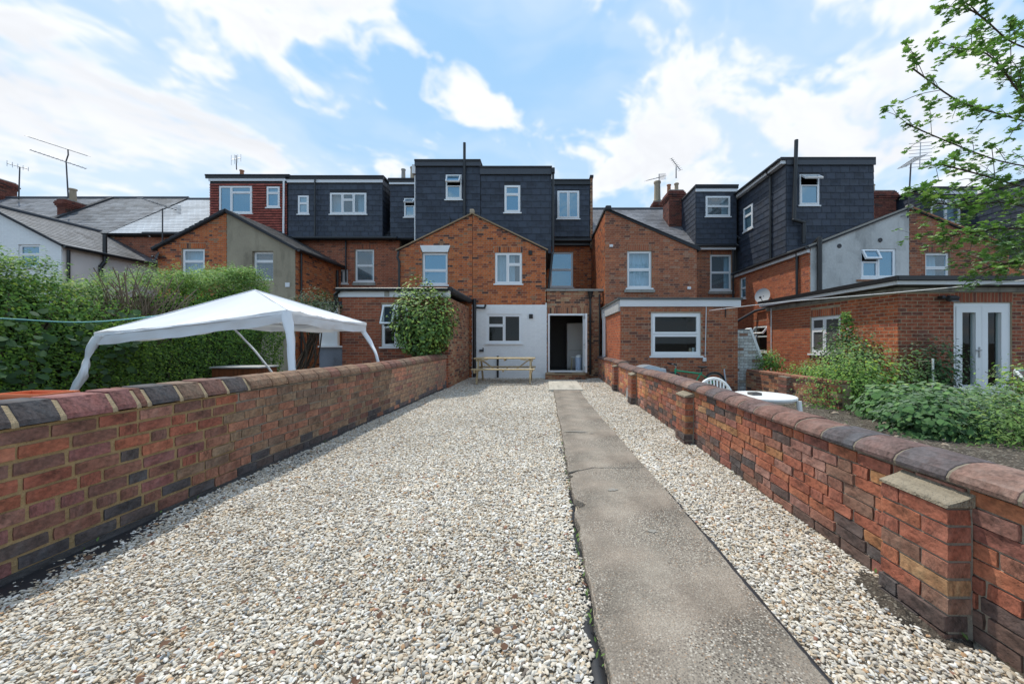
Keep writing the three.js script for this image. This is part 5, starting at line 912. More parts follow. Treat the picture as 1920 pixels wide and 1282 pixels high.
{ // hedge along the far side of the left garden
  const h = thing('hedge', 'tall overgrown green hedge with bare twiggy patch behind the white gazebo', 'hedge');
  const top = (D) => lerp(2.18, 2.92, sstep(4.6, 10.2, D)) + .62 * (fbm(D * .9, 3, 3, 61) - .5) + .5 * (fbm(D * 3.3, 6, 3, 62) - .5) - .28 * Math.exp(-(((D - 6.75) / .35) ** 2)), face = (D, y) => -6.95 + .32 * (fbm(D * 1.1, y * 1.2, 4, 63) - .5) * 2 - .5 * sstep(1.2, 2.6, y) * sstep(.0, 1, y / top(D)) * .8 + .12 * Math.sin(D * 2.1);
  const bare = (D, y) => Math.exp(-(((D - 6.95) / .75) ** 2) - (((y - 1.95) / .38) ** 2));
  const s = (R) => {
    for (; ;) {
      const D = 3.9 + R() * 6.8, tp = top(D), y = Math.pow(R(), .72) * tp, b = bare(D, y), depth = Math.pow(R(), 2) * .75;
      if (R() < b * .93) continue; const edge = y > tp - .28 || R() < .16;
      const x = edge ? face(D, tp) - R() * 1.4 : face(D, y) - depth, yy = edge ? tp - .12 + R() * .2 * (R() < .25 ? 1.6 : 1) - .05 * R() : y;
      return [V(x, yy, -D), V(edge ? .3 : .85, edge ? 1 : .3, .3), edge ? .9 : (y / tp) * .8];  // tone rises with height: sunlit hedge top put into the leaf colours
    }
  };
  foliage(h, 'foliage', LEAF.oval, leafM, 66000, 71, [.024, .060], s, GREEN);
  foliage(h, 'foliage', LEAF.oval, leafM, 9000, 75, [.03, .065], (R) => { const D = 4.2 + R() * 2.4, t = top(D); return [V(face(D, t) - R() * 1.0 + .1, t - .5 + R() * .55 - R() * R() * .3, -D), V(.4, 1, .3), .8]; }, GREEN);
  { const sh = []; const Q = rngOf(78); for (let i = 0; i < 190; i++) { const D = 4 + Q() * 6.6, t = top(D); sh.push([V(face(D, t) - Q() * 1.2, t - .12, -D), V((Q() - .3) * .5, 1, (Q() - .5) * .6).normalize(), .14 + Q() * .34]); }
    foliage(h, 'foliage', LEAF.lance, leafM, 5200, 79, [.035, .075], (R) => { const [p, d, l] = sh[(R() * sh.length) | 0], u = R(); return [p.clone().addScaledVector(d, u * l).add(V((R() - .5) * .07, 0, (R() - .5) * .07)), V(.3, 1, .2), .9]; }, FRESH); }
  const big = (R) => { const D = 4.6 + R() * 1.9, y = .35 + R() * 1.35; return [V(face(D, y) + .08 + R() * .1, y, -D), V(1, .5, .5), .3]; };
  foliage(h, 'broad_leaf', LEAF.round, leafM, 170, 72, [.06, .12], big, [[[.03, .085, .022], 3], [[.05, .125, .03], 2], [[.08, .17, .04], 1]]);
  foliage(h, 'foliage', LEAF.lance, leafM, 5200, 73, [.055, .10], (R) => { const D = 8.1 + R() * 2.4, t = top(D); return [V(face(D, t) - R() * .9 + .1, t - .28 + R() * .42, -D), V(.3, 1, .3), .8]; }, FRESH);
  const R = rngOf(74), tw = [];
  for (let i = 0; i < 150; i++) { const D = 6.95 + (R() - .5) * 1.7, y0 = .9 + R() * .5, a = V(-7.15 - R() * .3, y0, -D * .3 - 6.95 * .7), b = V(-6.75 - R() * .45, y0 + .45 + R() * .75, -D), m = a.clone().lerp(b, .55).add(V((R() - .3) * .3, R() * .15, (R() - .5) * .3)); tw.push(tube([a, m, b], .004 + R() * .006, 6, 4)); }
  for (let i = 0; i < 26; i++) { const D = 4 + R() * 6.6; tw.push(tube([V(-7.5, 0, -D), V(-7.5 + (R() - .5) * .3, 1, -D + (R() - .5) * .4), V(-7.4 + (R() - .5) * .5, 1.9, -D + (R() - .5) * .7)], .016 + R() * .015, 6, 5)); }
  obj('branches', tw, M.twig, h);
  const core = new THREE.PlaneGeometry(7.4, 2.0, 40, 12), cp = core.attributes.position; for (let i = 0; i < cp.count; i++) { const D = 7.1 + cp.getX(i), y = cp.getY(i) + 1.0; cp.setXYZ(i, -7.85 + .2 * fbm(D * 3, y * 3, 3, 5), y * top(D) / 2.35, -D); } core.computeVertexNormals(); obj('dark_backing', core, std([.018, .024, .012], { roughness: 1, side: THREE.DoubleSide }), h);  // added dark sheet that closes the view through the hedge
}
{ // laurel behind the left wall
  const t = thing('laurel_bush', 'large rounded glossy laurel bush behind the left wall near the house', 'bush'), c = V(-3.12, 1.62, -10.15);
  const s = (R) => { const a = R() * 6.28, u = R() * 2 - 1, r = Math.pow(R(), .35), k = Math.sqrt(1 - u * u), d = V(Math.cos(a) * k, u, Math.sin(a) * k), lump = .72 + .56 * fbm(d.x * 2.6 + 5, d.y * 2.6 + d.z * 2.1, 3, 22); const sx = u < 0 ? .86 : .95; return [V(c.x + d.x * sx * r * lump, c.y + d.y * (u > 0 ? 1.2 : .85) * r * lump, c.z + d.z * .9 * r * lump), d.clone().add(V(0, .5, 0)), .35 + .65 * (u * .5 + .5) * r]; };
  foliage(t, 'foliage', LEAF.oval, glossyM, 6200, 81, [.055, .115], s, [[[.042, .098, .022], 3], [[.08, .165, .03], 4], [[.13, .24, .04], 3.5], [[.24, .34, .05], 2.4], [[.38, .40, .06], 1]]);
  const R = rngOf(82), st = []; for (let i = 0; i < 9; i++) st.push(tube([V(-3.12 + (R() - .5) * .15, 0, -10.15 + (R() - .5) * .15), V(-3.12 + (R() - .5) * .5, .8, -10.15 + (R() - .5) * .5), V(-3.12 + (R() - .5) * 1.1, 1.8 + R() * .6, -10.15 + (R() - .5))], .022, 8, 5)); obj('trunk', st, M.bark, t);
}
{ // small tree between gazebo and extension
  const t = thing('small_tree', 'small loose shrubby tree with leaning brown stems behind the gazebo', 'tree'), c = V(-6.0, 2.02, -10.3);
  foliage(t, 'crown', LEAF.oval, leafM, 2600, 83, [.04, .075], (R) => { const a = R() * 6.28, u = R() * 2 - 1, r = Math.pow(R(), .4), k = Math.sqrt(1 - u * u), d = V(Math.cos(a) * k, u, Math.sin(a) * k), l = .7 + .65 * fbm(d.x * 2 + 8, d.y * 2 + d.z, 3, 25); return [V(c.x + d.x * .72 * r * l, c.y + d.y * .52 * r * l + .18 * Math.exp(-(((d.x) / .3) ** 2)) * (u > 0 ? 1 : 0), c.z + d.z * .7 * r * l), d.clone().add(V(0, .5, 0)), .5 + u * .4]; }, [[[.035, .07, .025], 3], [[.06, .11, .035], 4], [[.10, .15, .05], 2], [[.16, .13, .06], .6]]);
  const R = rngOf(84), st = []; for (let i = 0; i < 12; i++) { const b = V(-6.55 + (R() - .5) * .5, 0, -10.3 + (R() - .5) * .4); st.push(tube([b, V(b.x + .22 + R() * .3, .8, b.z), V(-6.0 + (R() - .5) * .7, 1.5 + R() * .5, -10.3 + (R() - .5) * .6)], .012 + R() * .018, 8, 5)); } obj('trunk', st, M.bark, t);
}
// right garden planting
function shrub(name, label, cat, c, r, n, seed, geo, size, tones, mat = leafM, group) {
  const t = thing(name, label, cat, group), R0 = rngOf(seed + 1);
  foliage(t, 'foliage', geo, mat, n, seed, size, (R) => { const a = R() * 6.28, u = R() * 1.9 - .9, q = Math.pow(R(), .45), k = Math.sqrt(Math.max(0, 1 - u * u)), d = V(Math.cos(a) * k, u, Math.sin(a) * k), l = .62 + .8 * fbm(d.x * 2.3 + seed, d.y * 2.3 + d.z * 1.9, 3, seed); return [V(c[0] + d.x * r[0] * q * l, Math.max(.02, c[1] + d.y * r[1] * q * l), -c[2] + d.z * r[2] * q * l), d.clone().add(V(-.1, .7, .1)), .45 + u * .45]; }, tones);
  const st = []; for (let i = 0; i < 8; i++) st.push(tube([V(c[0] + (R0() - .5) * r[0] * .3, -.05, -c[2] + (R0() - .5) * r[2] * .3), V(c[0] + (R0() - .5) * r[0] * .7, c[1] * .6, -c[2] + (R0() - .5) * r[2] * .7), V(c[0] + (R0() - .5) * r[0] * 1.4, c[1] + r[1] * (R0() - .1) * .8, -c[2] + (R0() - .5) * r[2] * 1.4)], .007, 6, 4)); obj('stems', st, M.bark, t); return t;
}
const climber = shrub('climbing_rose', 'climbing rose bush against the red brick side wall by its window', 'bush', [6.85, .78, 9.0], [.5, .85, .8], 2900, 101, LEAF.oval, [.05, .095], DARKG);
foliage(climber, 'foliage', LEAF.oval, leafM, 420, 102, [.045, .08], (R) => { const t = R(); return [V(6.98 - R() * .2, 1.15 + t * .75, -9.0 + (R() - .5) * .55 * (1.1 - t)), V(-1, .4, .4), .4]; }, GREEN);
{ const R = rngOf(103), p = []; for (let i = 0; i < 26; i++) { const g = new THREE.IcosahedronGeometry(.017 + R() * .012, 1); g.translate(6.6 + R() * .3, .7 + R() * .9, -8.7 - R() * .6 + (R() - .5) * .5); p.push(g); } obj('rose_bud', p.slice(0, 14), std([.55, .045, .05], { roughness: .7 }), climber); obj('rose_bud', p.slice(14), std([.68, .40, .45], { roughness: .7 }), climber); }
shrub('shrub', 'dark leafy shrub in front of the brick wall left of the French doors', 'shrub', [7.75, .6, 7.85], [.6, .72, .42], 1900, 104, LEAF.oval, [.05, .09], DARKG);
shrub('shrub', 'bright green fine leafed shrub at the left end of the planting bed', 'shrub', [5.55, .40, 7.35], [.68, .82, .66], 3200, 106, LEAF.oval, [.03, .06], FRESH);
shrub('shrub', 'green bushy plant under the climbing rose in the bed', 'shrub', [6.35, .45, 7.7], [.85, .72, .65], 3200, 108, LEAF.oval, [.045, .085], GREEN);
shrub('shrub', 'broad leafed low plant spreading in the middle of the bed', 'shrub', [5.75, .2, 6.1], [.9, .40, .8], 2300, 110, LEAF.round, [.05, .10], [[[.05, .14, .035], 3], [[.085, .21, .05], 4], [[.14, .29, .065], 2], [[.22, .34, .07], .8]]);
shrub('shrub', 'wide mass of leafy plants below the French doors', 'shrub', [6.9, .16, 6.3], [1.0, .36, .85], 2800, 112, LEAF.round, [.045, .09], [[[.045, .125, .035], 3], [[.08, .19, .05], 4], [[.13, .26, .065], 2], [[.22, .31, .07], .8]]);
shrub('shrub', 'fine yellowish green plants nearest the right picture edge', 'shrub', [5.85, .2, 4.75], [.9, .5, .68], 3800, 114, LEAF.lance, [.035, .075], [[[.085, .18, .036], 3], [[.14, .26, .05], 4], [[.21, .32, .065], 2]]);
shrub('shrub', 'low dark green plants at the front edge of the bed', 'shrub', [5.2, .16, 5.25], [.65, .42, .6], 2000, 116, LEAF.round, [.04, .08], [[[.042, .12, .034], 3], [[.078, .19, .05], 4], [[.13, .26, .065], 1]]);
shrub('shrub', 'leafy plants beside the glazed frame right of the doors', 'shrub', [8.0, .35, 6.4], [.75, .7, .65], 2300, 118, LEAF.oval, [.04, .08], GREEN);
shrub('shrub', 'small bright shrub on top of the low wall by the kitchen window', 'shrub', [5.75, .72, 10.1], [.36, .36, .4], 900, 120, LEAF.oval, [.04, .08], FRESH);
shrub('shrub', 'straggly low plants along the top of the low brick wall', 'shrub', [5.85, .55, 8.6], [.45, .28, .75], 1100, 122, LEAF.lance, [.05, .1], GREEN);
{ const w = [], R = rngOf(130); for (let i = 0; i < 60; i++) { const x = 3.4 + R() * 1.7, D = 2.6 + R() * 6; const g = LEAF.lance.clone(); g.scale(.05, .05 + R() * .05, .05); g.rotateX(-.4 - R() * .6); g.rotateY(R() * 6.28); g.translate(x, -.01, -D); w.push(g); } tag(obj('weeds', w, std([.07, .14, .03], { side: THREE.DoubleSide })), 'small weeds sprouting from the bare soil behind right wall', 'weeds', null, 'stuff'); }
{ const w = [], R = rngOf(131); for (let i = 0; i < 90; i++) { const near = R(), D = 1.4 + R() * R() * 5.5, x = near < .6 ? pathL(D) - .012 - R() * .02 : near < .85 ? wallR(D) - .02 - R() * .04 : wallL(D) + .02 + R() * .04, g = LEAF.oval.clone(), s = .010 + R() * .016; g.scale(s, s * 1.3, s); g.rotateX(-.3 - R() * .9); g.rotateY(R() * 6.28); g.translate(x, -.006 + R() * .014, -D); w.push(g); } tag(obj('sprigs', w, std([.10, .17, .04], { side: THREE.DoubleSide })), 'tiny green sprigs growing at path edge and garden wall feet', 'weeds', null, 'stuff'); }
// raised ground of the right garden, cobbly soil
{
  const g = new THREE.PlaneGeometry(5.6, 8.2, 60, 90), p = g.attributes.position, uv = g.attributes.uv; for (let i = 0; i < p.count; i++) { const x = 4.85 + p.getX(i), D = 5.0 - p.getY(i); const y = -.14 + .16 * sstep(3.0, 4.6, x) * sstep(9.6, 8.4, D) + .05 * (fbm(x * 3, D * 3, 4, 5) - .5); p.setXYZ(i, x, y, -D); uv.setXY(i, x, D); } g.computeVertexNormals();
  struct('soil', g, M.soil, 'bare dark garden soil behind the right wall');
  const rub = [], R = rngOf(140); for (let i = 0; i < 110; i++) { const x = 3.2 + R() * 2.3, D = 2.4 + R() * 5.5, s = .008 + R() * R() * .045, b = new THREE.IcosahedronGeometry(s, 0); b.scale(1.3, .7, 1); b.rotateY(R() * 6); b.translate(x, .01 + .02 * sstep(3, 4.6, x) - .04 * sstep(4.2, 3.0, x), -D); rub.push(b); } tag(obj('rubble', rub, std([.36, .29, .22], { map: tGrain })), 'scattered stones and brick bits on the soil by the bed', 'rubble', null, 'stuff');
}

// ---------------------------------------------------------------- the sycamore reaching in from the right
{
  const t = thing('sycamore_tree', 'young sycamore tree reaching in from the right with lobed green leaves', 'tree'), R = rngOf(2024), wood = [], tips = [];
  const at = (px, py, D) => P(px, py, D), trunk = [V(7.4, -.1, -5.2), V(7.3, 1.5, -5.15), V(7.45, 3, -5.1), V(7.3, 4.6, -5), V(7.2, 6.5, -5)];
  wood.push(tube(trunk, .09, 20, 8));
  const limbs = [[[2110, 330, 5.1], [1990, 250, 5.0], [1880, 215, 4.9], [1800, 190, 4.8], [1712, 128, 4.7]], [[2110, 400, 5.1], [2000, 330, 5.3], [1870, 300, 5.4], [1770, 262, 5.5], [1700, 232, 5.5]], [[2110, 180, 5], [2000, 110, 4.9], [1900, 80, 4.8], [1840, 30, 4.7], [1796, 4, 4.7]],
  [[2110, 480, 5.2], [2000, 440, 5.6], [1900, 428, 5.8], [1820, 436, 5.9], [1752, 448, 5.9]], [[2110, 520, 5.2], [1990, 490, 5.4], [1900, 492, 5.5], [1835, 505, 5.6]], [[2110, 420, 5.2], [2000, 370, 4.7], [1900, 345, 4.5], [1850, 330, 4.4], [1765, 308, 4.4]], [[2110, 260, 5.1], [2000, 200, 5.2], [1900, 150, 5.3], [1850, 100, 5.3], [1785, 88, 5.3]], [[2110, 60, 5], [2010, 20, 4.8], [1940, -30, 4.7], [1850, -60, 4.6]], [[2110, 470, 5.2], [1960, 400, 5.0], [1880, 380, 4.9], [1800, 385, 4.9], [1745, 380, 4.9]], [[2110, 380, 5.2], [1980, 280, 4.6], [1930, 200, 4.5], [1880, 130, 4.4]], [[2110, 540, 5.2], [2010, 470, 5], [1940, 450, 4.8], [1890, 462, 4.8]]];
  limbs.forEach((l, li) => {
    const c = new THREE.CatmullRomCurve3(l.map((p) => at(...p))); wood.push(new THREE.TubeGeometry(c, 20, .009, 5)); wood.push(tube([c.getPoint(0), c.getPoint(.18), c.getPoint(.36)], .02, 8, 5)); tips.push([c.getPoint(1), 4, li]);
    const n = li === 3 || li === 4 || li === 8 || li === 10 ? 30 : 15;
    for (let i = 0; i < n; i++) {
      const u = .3 + .7 * (i + R()) / n, p = c.getPoint(u), tg = c.getTangent(u), d = tg.clone().multiplyScalar(.8).add(V((R() - .6) * 1.2, (R() - .42) * 1.7, (R() - .5) * 1.4)).normalize(), len = .14 + R() * .34;
      const e = p.clone().addScaledVector(d, len).add(V(0, -.05 * R(), 0)), m = p.clone().lerp(e, .5).add(V(0, .03, 0)); wood.push(tube([p, m, e], .0042, 6, 4)); tips.push([e, 6 + R() * 4, li], [m, 3 + R() * 3, li]);
      if (R() < .7) { const e2 = m.clone().add(V((R() - .6) * .35, (R() - .5) * .3, (R() - .5) * .3)); wood.push(tube([m, m.clone().lerp(e2, .5).add(V(0, .015, 0)), e2], .003, 4, 4)); tips.push([e2, 2 + R() * 2, li]); }
    }
  });
  obj('trunk', wood, M.bark, t);
  const leaves = [];
  for (const [e, n] of tips) for (let i = 0; i < n; i++) { const a = R() * 6.28; leaves.push({ p: e.clone().add(V(Math.cos(a) * .09 * R(), (R() - .5) * .10 - .01, Math.sin(a) * .09 * R())), a, tilt: -1.25 + (R() - .5) * 1.1, roll: (R() - .5) * .9, s: .042 + R() * .044, k: R() }); }
  leaves.sort((a, b) => Math.hypot(a.p.x - 5.4, a.p.z + 4.9) - Math.hypot(b.p.x - 5.4, b.p.z + 4.9));
  const mats = [[.13, .29, .05], [.18, .36, .06], [.24, .42, .08], [.10, .23, .045]].map((c) => leafMat({ color: C(...c), transmission: .55 })), set = (o, l) => { o.position.copy(l.p); o.rotation.set(l.tilt, l.a, l.roll, 'YXZ'); o.scale.setScalar(l.s); };
  for (const l of leaves.slice(0, 290)) { const o = new THREE.Mesh(LEAF.lobed, mats[(l.k * 4) | 0]); o.name = 'leaf'; set(o, l); t.add(o); }
  const rest = leaves.slice(290), im = new THREE.InstancedMesh(LEAF.lobed, leafM, rest.length), d = new THREE.Object3D(); im.name = 'crown'; im.userData.kind = 'stuff';
  rest.forEach((l, i) => { set(d, l); d.updateMatrix(); im.setMatrixAt(i, d.matrix); const c = mats[(l.k * 4) | 0].color; im.setColorAt(i, c); }); t.add(im);
}

// ---------------------------------------------------------------- gazebo
{
  const t = thing('gazebo', 'white pop up gazebo with sagging canopy and splayed legs behind the left wall', 'gazebo');
  const L = V(-6.40, 1.36, -5.6), Fc = V(-3.62, 1.68, -5.53), Rc = V(-3.5, 1.60, -7.7), K = V(-6.28, 1.66, -7.95), top = V(-4.97, 2.12, -6.75), mid = L.clone().add(Rc).multiplyScalar(.5);
  const sides = [[L, Fc], [Fc, Rc], [Rc, K], [K, L]];
  const panel = ([a, b], s) => {
    const n = 16, pos = [], idx = [];
    for (let i = 0; i <= n; i++) for (let j = 0; j <= n; j++) { const u = i / n, v = j / n, e = a.clone().lerp(b, v); e.y -= .03 * Math.sin(Math.PI * v); const p = top.clone().lerp(e, u); p.y -= .045 * Math.sin(Math.PI * u) * Math.sin(Math.PI * v) + .008 * u * u * Math.sin(v * 31 + s * 4 + u * 3) + .035 * (fbm(u * 4 + s * 3, v * 9, 3, 4) - .5) * u; pos.push(p.x, p.y, p.z); }
    for (let i = 0; i < n; i++) for (let j = 0; j < n; j++) { const q = i * (n + 1) + j; idx.push(q, q + n + 1, q + 1, q + 1, q + n + 1, q + n + 2); }
    const g = new THREE.BufferGeometry(); g.setAttribute('position', new THREE.BufferAttribute(new Float32Array(pos), 3)); g.setIndex(idx); g.computeVertexNormals(); return g;
  };
  obj('canopy', sides.map(panel), M.canopy, t);
  obj('seam', [L, Fc, Rc, K].flatMap((c) => pipeGeo([top.clone().add(V(0, .004, 0)), top.clone().lerp(c, .5).add(V(0, .002, 0)), c], .008, 5)), std([.62, .64, .68], { roughness: .9 }), t);
  obj('frame', [...sides.flatMap(([a, b]) => pipeGeo([a.clone().add(V(0, -.05, 0)), b.clone().add(V(0, -.05, 0))], .013, 6)), ...[L, Fc, Rc, K].flatMap((c) => pipeGeo([top.clone().add(V(0, -.07, 0)), c.clone().add(V(0, -.06, 0))], .012, 6))], M.fascia, t);
  sides.forEach(([a, b], s) => {
    const n = 40, m = 4, pos = [], idx = [], out = a.clone().lerp(b, .5).sub(mid).setY(0).normalize();
    for (let i = 0; i <= n; i++) for (let j = 0; j <= m; j++) { const v = i / n, w = j / m, e = a.clone().lerp(b, v); e.y -= .03 * Math.sin(Math.PI * v); const p = e.clone().addScaledVector(out, .010 * Math.sin(v * 41 + s * 2) * w + .05 * (fbm(v * 9, w * 2 + s, 3, 8) - .5) + .004); p.y -= w * (.17 + .012 * Math.sin(v * 17 + s)); pos.push(p.x, p.y, p.z); }
    for (let i = 0; i < n; i++) for (let j = 0; j < m; j++) { const q = i * (m + 1) + j; idx.push(q, q + 1, q + m + 1, q + m + 1, q + 1, q + m + 2); }
    const g = new THREE.BufferGeometry(); g.setAttribute('position', new THREE.BufferAttribute(new Float32Array(pos), 3)); g.setIndex(idx); g.computeVertexNormals(); obj('valance', g, M.canopy, t);
  });
  const leg = (pts, r0, r1, seed) => {
    const rod = obj('leg', pipeGeo(pts, .014, 8), M.fascia, t), c = new THREE.CatmullRomCurve3(pts), n = 22, k = 12, pos = [], idx = [];
    for (let i = 0; i <= n; i++) { const u = i / n * (seed === 2 ? .86 : .93), p = c.getPoint(u); for (let j = 0; j <= k; j++) { const a = j / k * 6.283, r = lerp(r0, r1, sstep(0, .5, u)) * (seed === 2 ? .5 + .75 * Math.abs(Math.cos(u * 5.2 + .2)) : 1) * (1 + (seed === 2 ? 1.1 : .35) * (fbm(a * .9 + seed, u * 7, 3, seed) - .5) + .12 * Math.sin(a * 3 + u * 9) + .10 * Math.sin(a * 5 - u * 23) + .14 * (fbm(a * 3, u * 22, 2, seed + 3) - .5)); pos.push(p.x + Math.cos(a) * r, p.y, p.z + Math.sin(a) * r * .7); } }
    for (let i = 0; i < n; i++) for (let j = 0; j < k; j++) { const q = i * (k + 1) + j; idx.push(q, q + k + 1, q + 1, q + 1, q + k + 1, q + k + 2); }
    const g = new THREE.BufferGeometry(); g.setAttribute('position', new THREE.BufferAttribute(new Float32Array(pos), 3)); g.setIndex(idx); g.computeVertexNormals(); obj('sleeve', g, M.sleeve, rod);
  };
  leg([Fc.clone().add(V(-.03, -.02, -.03)), V(-3.56, 1.3, -5.5), V(-3.47, .85, -5.42), V(-3.3, 0, -5.3)], .072, .05, 1);
  leg([L.clone().add(V(.06, -.05, 0)), V(-6.5, 1.02, -5.6), V(-6.55, .75, -5.58), V(-6.72, .45, -5.58), V(-6.86, 0, -5.58)], .06, .055, 2);
  leg([Rc.clone().add(V(-.08, -.08, .05)), V(-3.36, 1.2, -7.6), V(-3.2, .95, -7.5), V(-3.1, .5, -7.45), V(-3.08, 0, -7.4)], .055, .028, 3);
  leg([K.clone().add(V(.0, -.12, .05)), V(-5.93, 1.12, -7.97), V(-5.53, .62, -7.98), V(-5.05, 0, -8)], .026, .026, 4);
}
// washing lines
tag(obj('washing_line', tube([P(-60, 596, 4.9), P(0, 597, 5.1), P(150, 604, 5.7), P(300, 591, 6.6), P(430, 560, 9.4)], .009, 40, 6), std([.10, .33, .34], { roughness: .5 })), 'teal washing line sagging across the hedge behind the gazebo', 'washing line');
tag(obj('washing_line', tube([P(1330, 582, 10.2), P(1450, 568, 9.0), P(1690, 547.5, 6.6), P(1920, 525, 5.3), P(2100, 500, 4.6)], .007, 30, 6), M.fascia), 'thin white washing line stretched across the right garden at eaves height', 'washing line');
{ // brown box with grey lid by the hedge
  const t = thing('wooden_box', 'brown wooden storage box with flat grey lid under the gazebo', 'box'), D = 8.2, x0 = X(398, D), x1 = X(486, D), y = Y(689, D);
  obj('lid', rbox(x1 - x0 + .06, .035, .62, .01).translate((x0 + x1) / 2, y, -D - .25), std([.42, .42, .42], { roughness: .7 }), t);
  const brown = std([.28, .095, .035], { map: tWood, roughness: .8 }), pn = []; for (let i = 0; i < 4; i++) obj('plank', box(x0, x1, i * (y - .02) / 4 + .004, (i + 1) * (y - .02) / 4 - .006, -D - .01, -D + .02), brown, t);
  obj('side', [box(x0, x0 + .03, 0, y - .02, -D - .5, -D - .015), box(x1 - .03, x1, 0, y - .02, -D - .5, -D - .015), box(x0, x1, 0, y - .02, -D - .53, -D - .505)], brown, t);
}
{ // orange tub
  const t = thing('plastic_tub', 'orange plastic tub just showing over the near end of left wall', 'tub'), D = 3.4, x0 = X(18, D), x1 = X(112, D), y = Y(738, D), or = std([.72, .19, .075], { roughness: .5 });
  const g = new THREE.CylinderGeometry(.24, .19, .3, 4, 1, true); g.rotateY(Math.PI / 4); g.scale(1.2, 1, .8); g.translate((x0 + x1) / 2, y - .15, -D); obj('body', g, std([.72, .19, .075], { roughness: .5, side: THREE.DoubleSide }), t);
  const W = .215, Dp = .145, cx = (x0 + x1) / 2; obj('rim', [box(cx - W, cx + W, y - .012, y + .012, -D - Dp, -D - Dp + .02), box(cx - W, cx + W, y - .012, y + .012, -D + Dp - .02, -D + Dp), box(cx - W, cx - W + .02, y - .012, y + .012, -D - Dp + .021, -D + Dp - .021), box(cx + W - .02, cx + W, y - .012, y + .012, -D - Dp + .021, -D + Dp - .021)], or, t);
  obj('support', [box(cx - .2, cx + .2, 0, y - .3, -D - .12, -D + .12)], M.wood, t);
}
// ---------------------------------------------------------------- picnic table
{
  const t = thing('picnic_table', 'light wooden picnic table with attached benches in front of the white wall', 'picnic table'), cx = -1.22, zc = -12.1, L = 1.84;
  const plank = (n, y, z, w, th = .036) => obj(n, rbox(L, th, w, .006).translate(cx, y, z), M.wood, t);
  for (const [z] of [[-.255], [-.125], [.005], [.135], [.265]].map((a) => a)) plank('tabletop_plank', .735, zc + z, .118);
  for (const z of [-.68, -.56, .56, .68]) plank('bench_plank', .43, zc + z, .11);
  for (const s of [-1, 1]) {
    const x = cx + s * (L / 2 - .14);
    obj('leg', bar(V(x, 0, zc + .62), V(x, .715, zc + .22), .045, .085), M.wood, t); obj('leg', bar(V(x, 0, zc - .62), V(x, .715, zc - .22), .045, .085), M.wood, t);
    obj('cross_beam', [rbox(.04, .085, 1.5, .006).translate(x + s * .045, .367, zc), rbox(.04, .075, .66, .006).translate(x + s * .045, .677, zc)], M.wood, t);
    obj('brace', bar(V(x - s * .03, .70, zc + .02), V(cx + s * .34, .40, zc + .02), .035, .07), M.wood, t);
    obj('brace', bar(V(x - s * .02, .67, zc + .3), V(x - s * .3, .71, zc + .3), .03, .05), M.wood, t);
  }
  obj('cross_beam', [rbox(.04, .06, .6, .006).translate(cx, .69, zc), rbox(.04, .05, .22, .006).translate(cx, .388, zc + .62), rbox(.04, .05, .22, .006).translate(cx, .388, zc - .62)], M.wood, t);
}
// ---------------------------------------------------------------- inside the open door
{
  const t = thing('fridge', 'tall pale fridge freezer standing inside the open back door', 'fridge'), D = 15.6, x0 = X(1063, D), x1 = X(1093, D), fm = std([.66, .62, .58], { roughness: .35 });
  obj('body', rbox(x1 - x0, 1.82, .58, .02).translate((x0 + x1) / 2, 1.07, -D - .3), fm, t);
  obj('door', rbox(x1 - x0 - .01, 1.06, .05, .015).translate((x0 + x1) / 2, 1.44, -D + .02), fm, t); obj('door', rbox(x1 - x0 - .01, .66, .05, .015).translate((x0 + x1) / 2, .56, -D + .02), fm, t);
}
{
  const t = thing('kitchen_bin', 'pale blue swing bin just inside the right door jamb', 'bin'), D = 14.4, c = X(1085, D);
  const g = new THREE.CylinderGeometry(.13, .11, .5, 16); g.translate(c, .42, -D); obj('body', g, std([.52, .62, .78], { roughness: .5 }), t); const l = new THREE.SphereGeometry(.132, 16, 8, 0, 6.3, 0, 1.57); l.scale(1, .7, 1); l.translate(c, .672, -D); obj('lid', l, M.plastic, t);
}
{ const t = thing('wooden_stool', 'small wooden stool beside the bin inside the doorway', 'stool'), D = 14.9, c = X(1077, D); obj('seat', rbox(.26, .03, .26, .008).translate(c, .66, -D), M.plastic, t); for (const [a, b] of [[-1, -1], [1, -1], [-1, 1], [1, 1]]) obj('leg', bar(V(c + a * .09, .645, -D + b * .09), V(c + a * .12, .155, -D + b * .12), .03, .03), M.wood, t); }

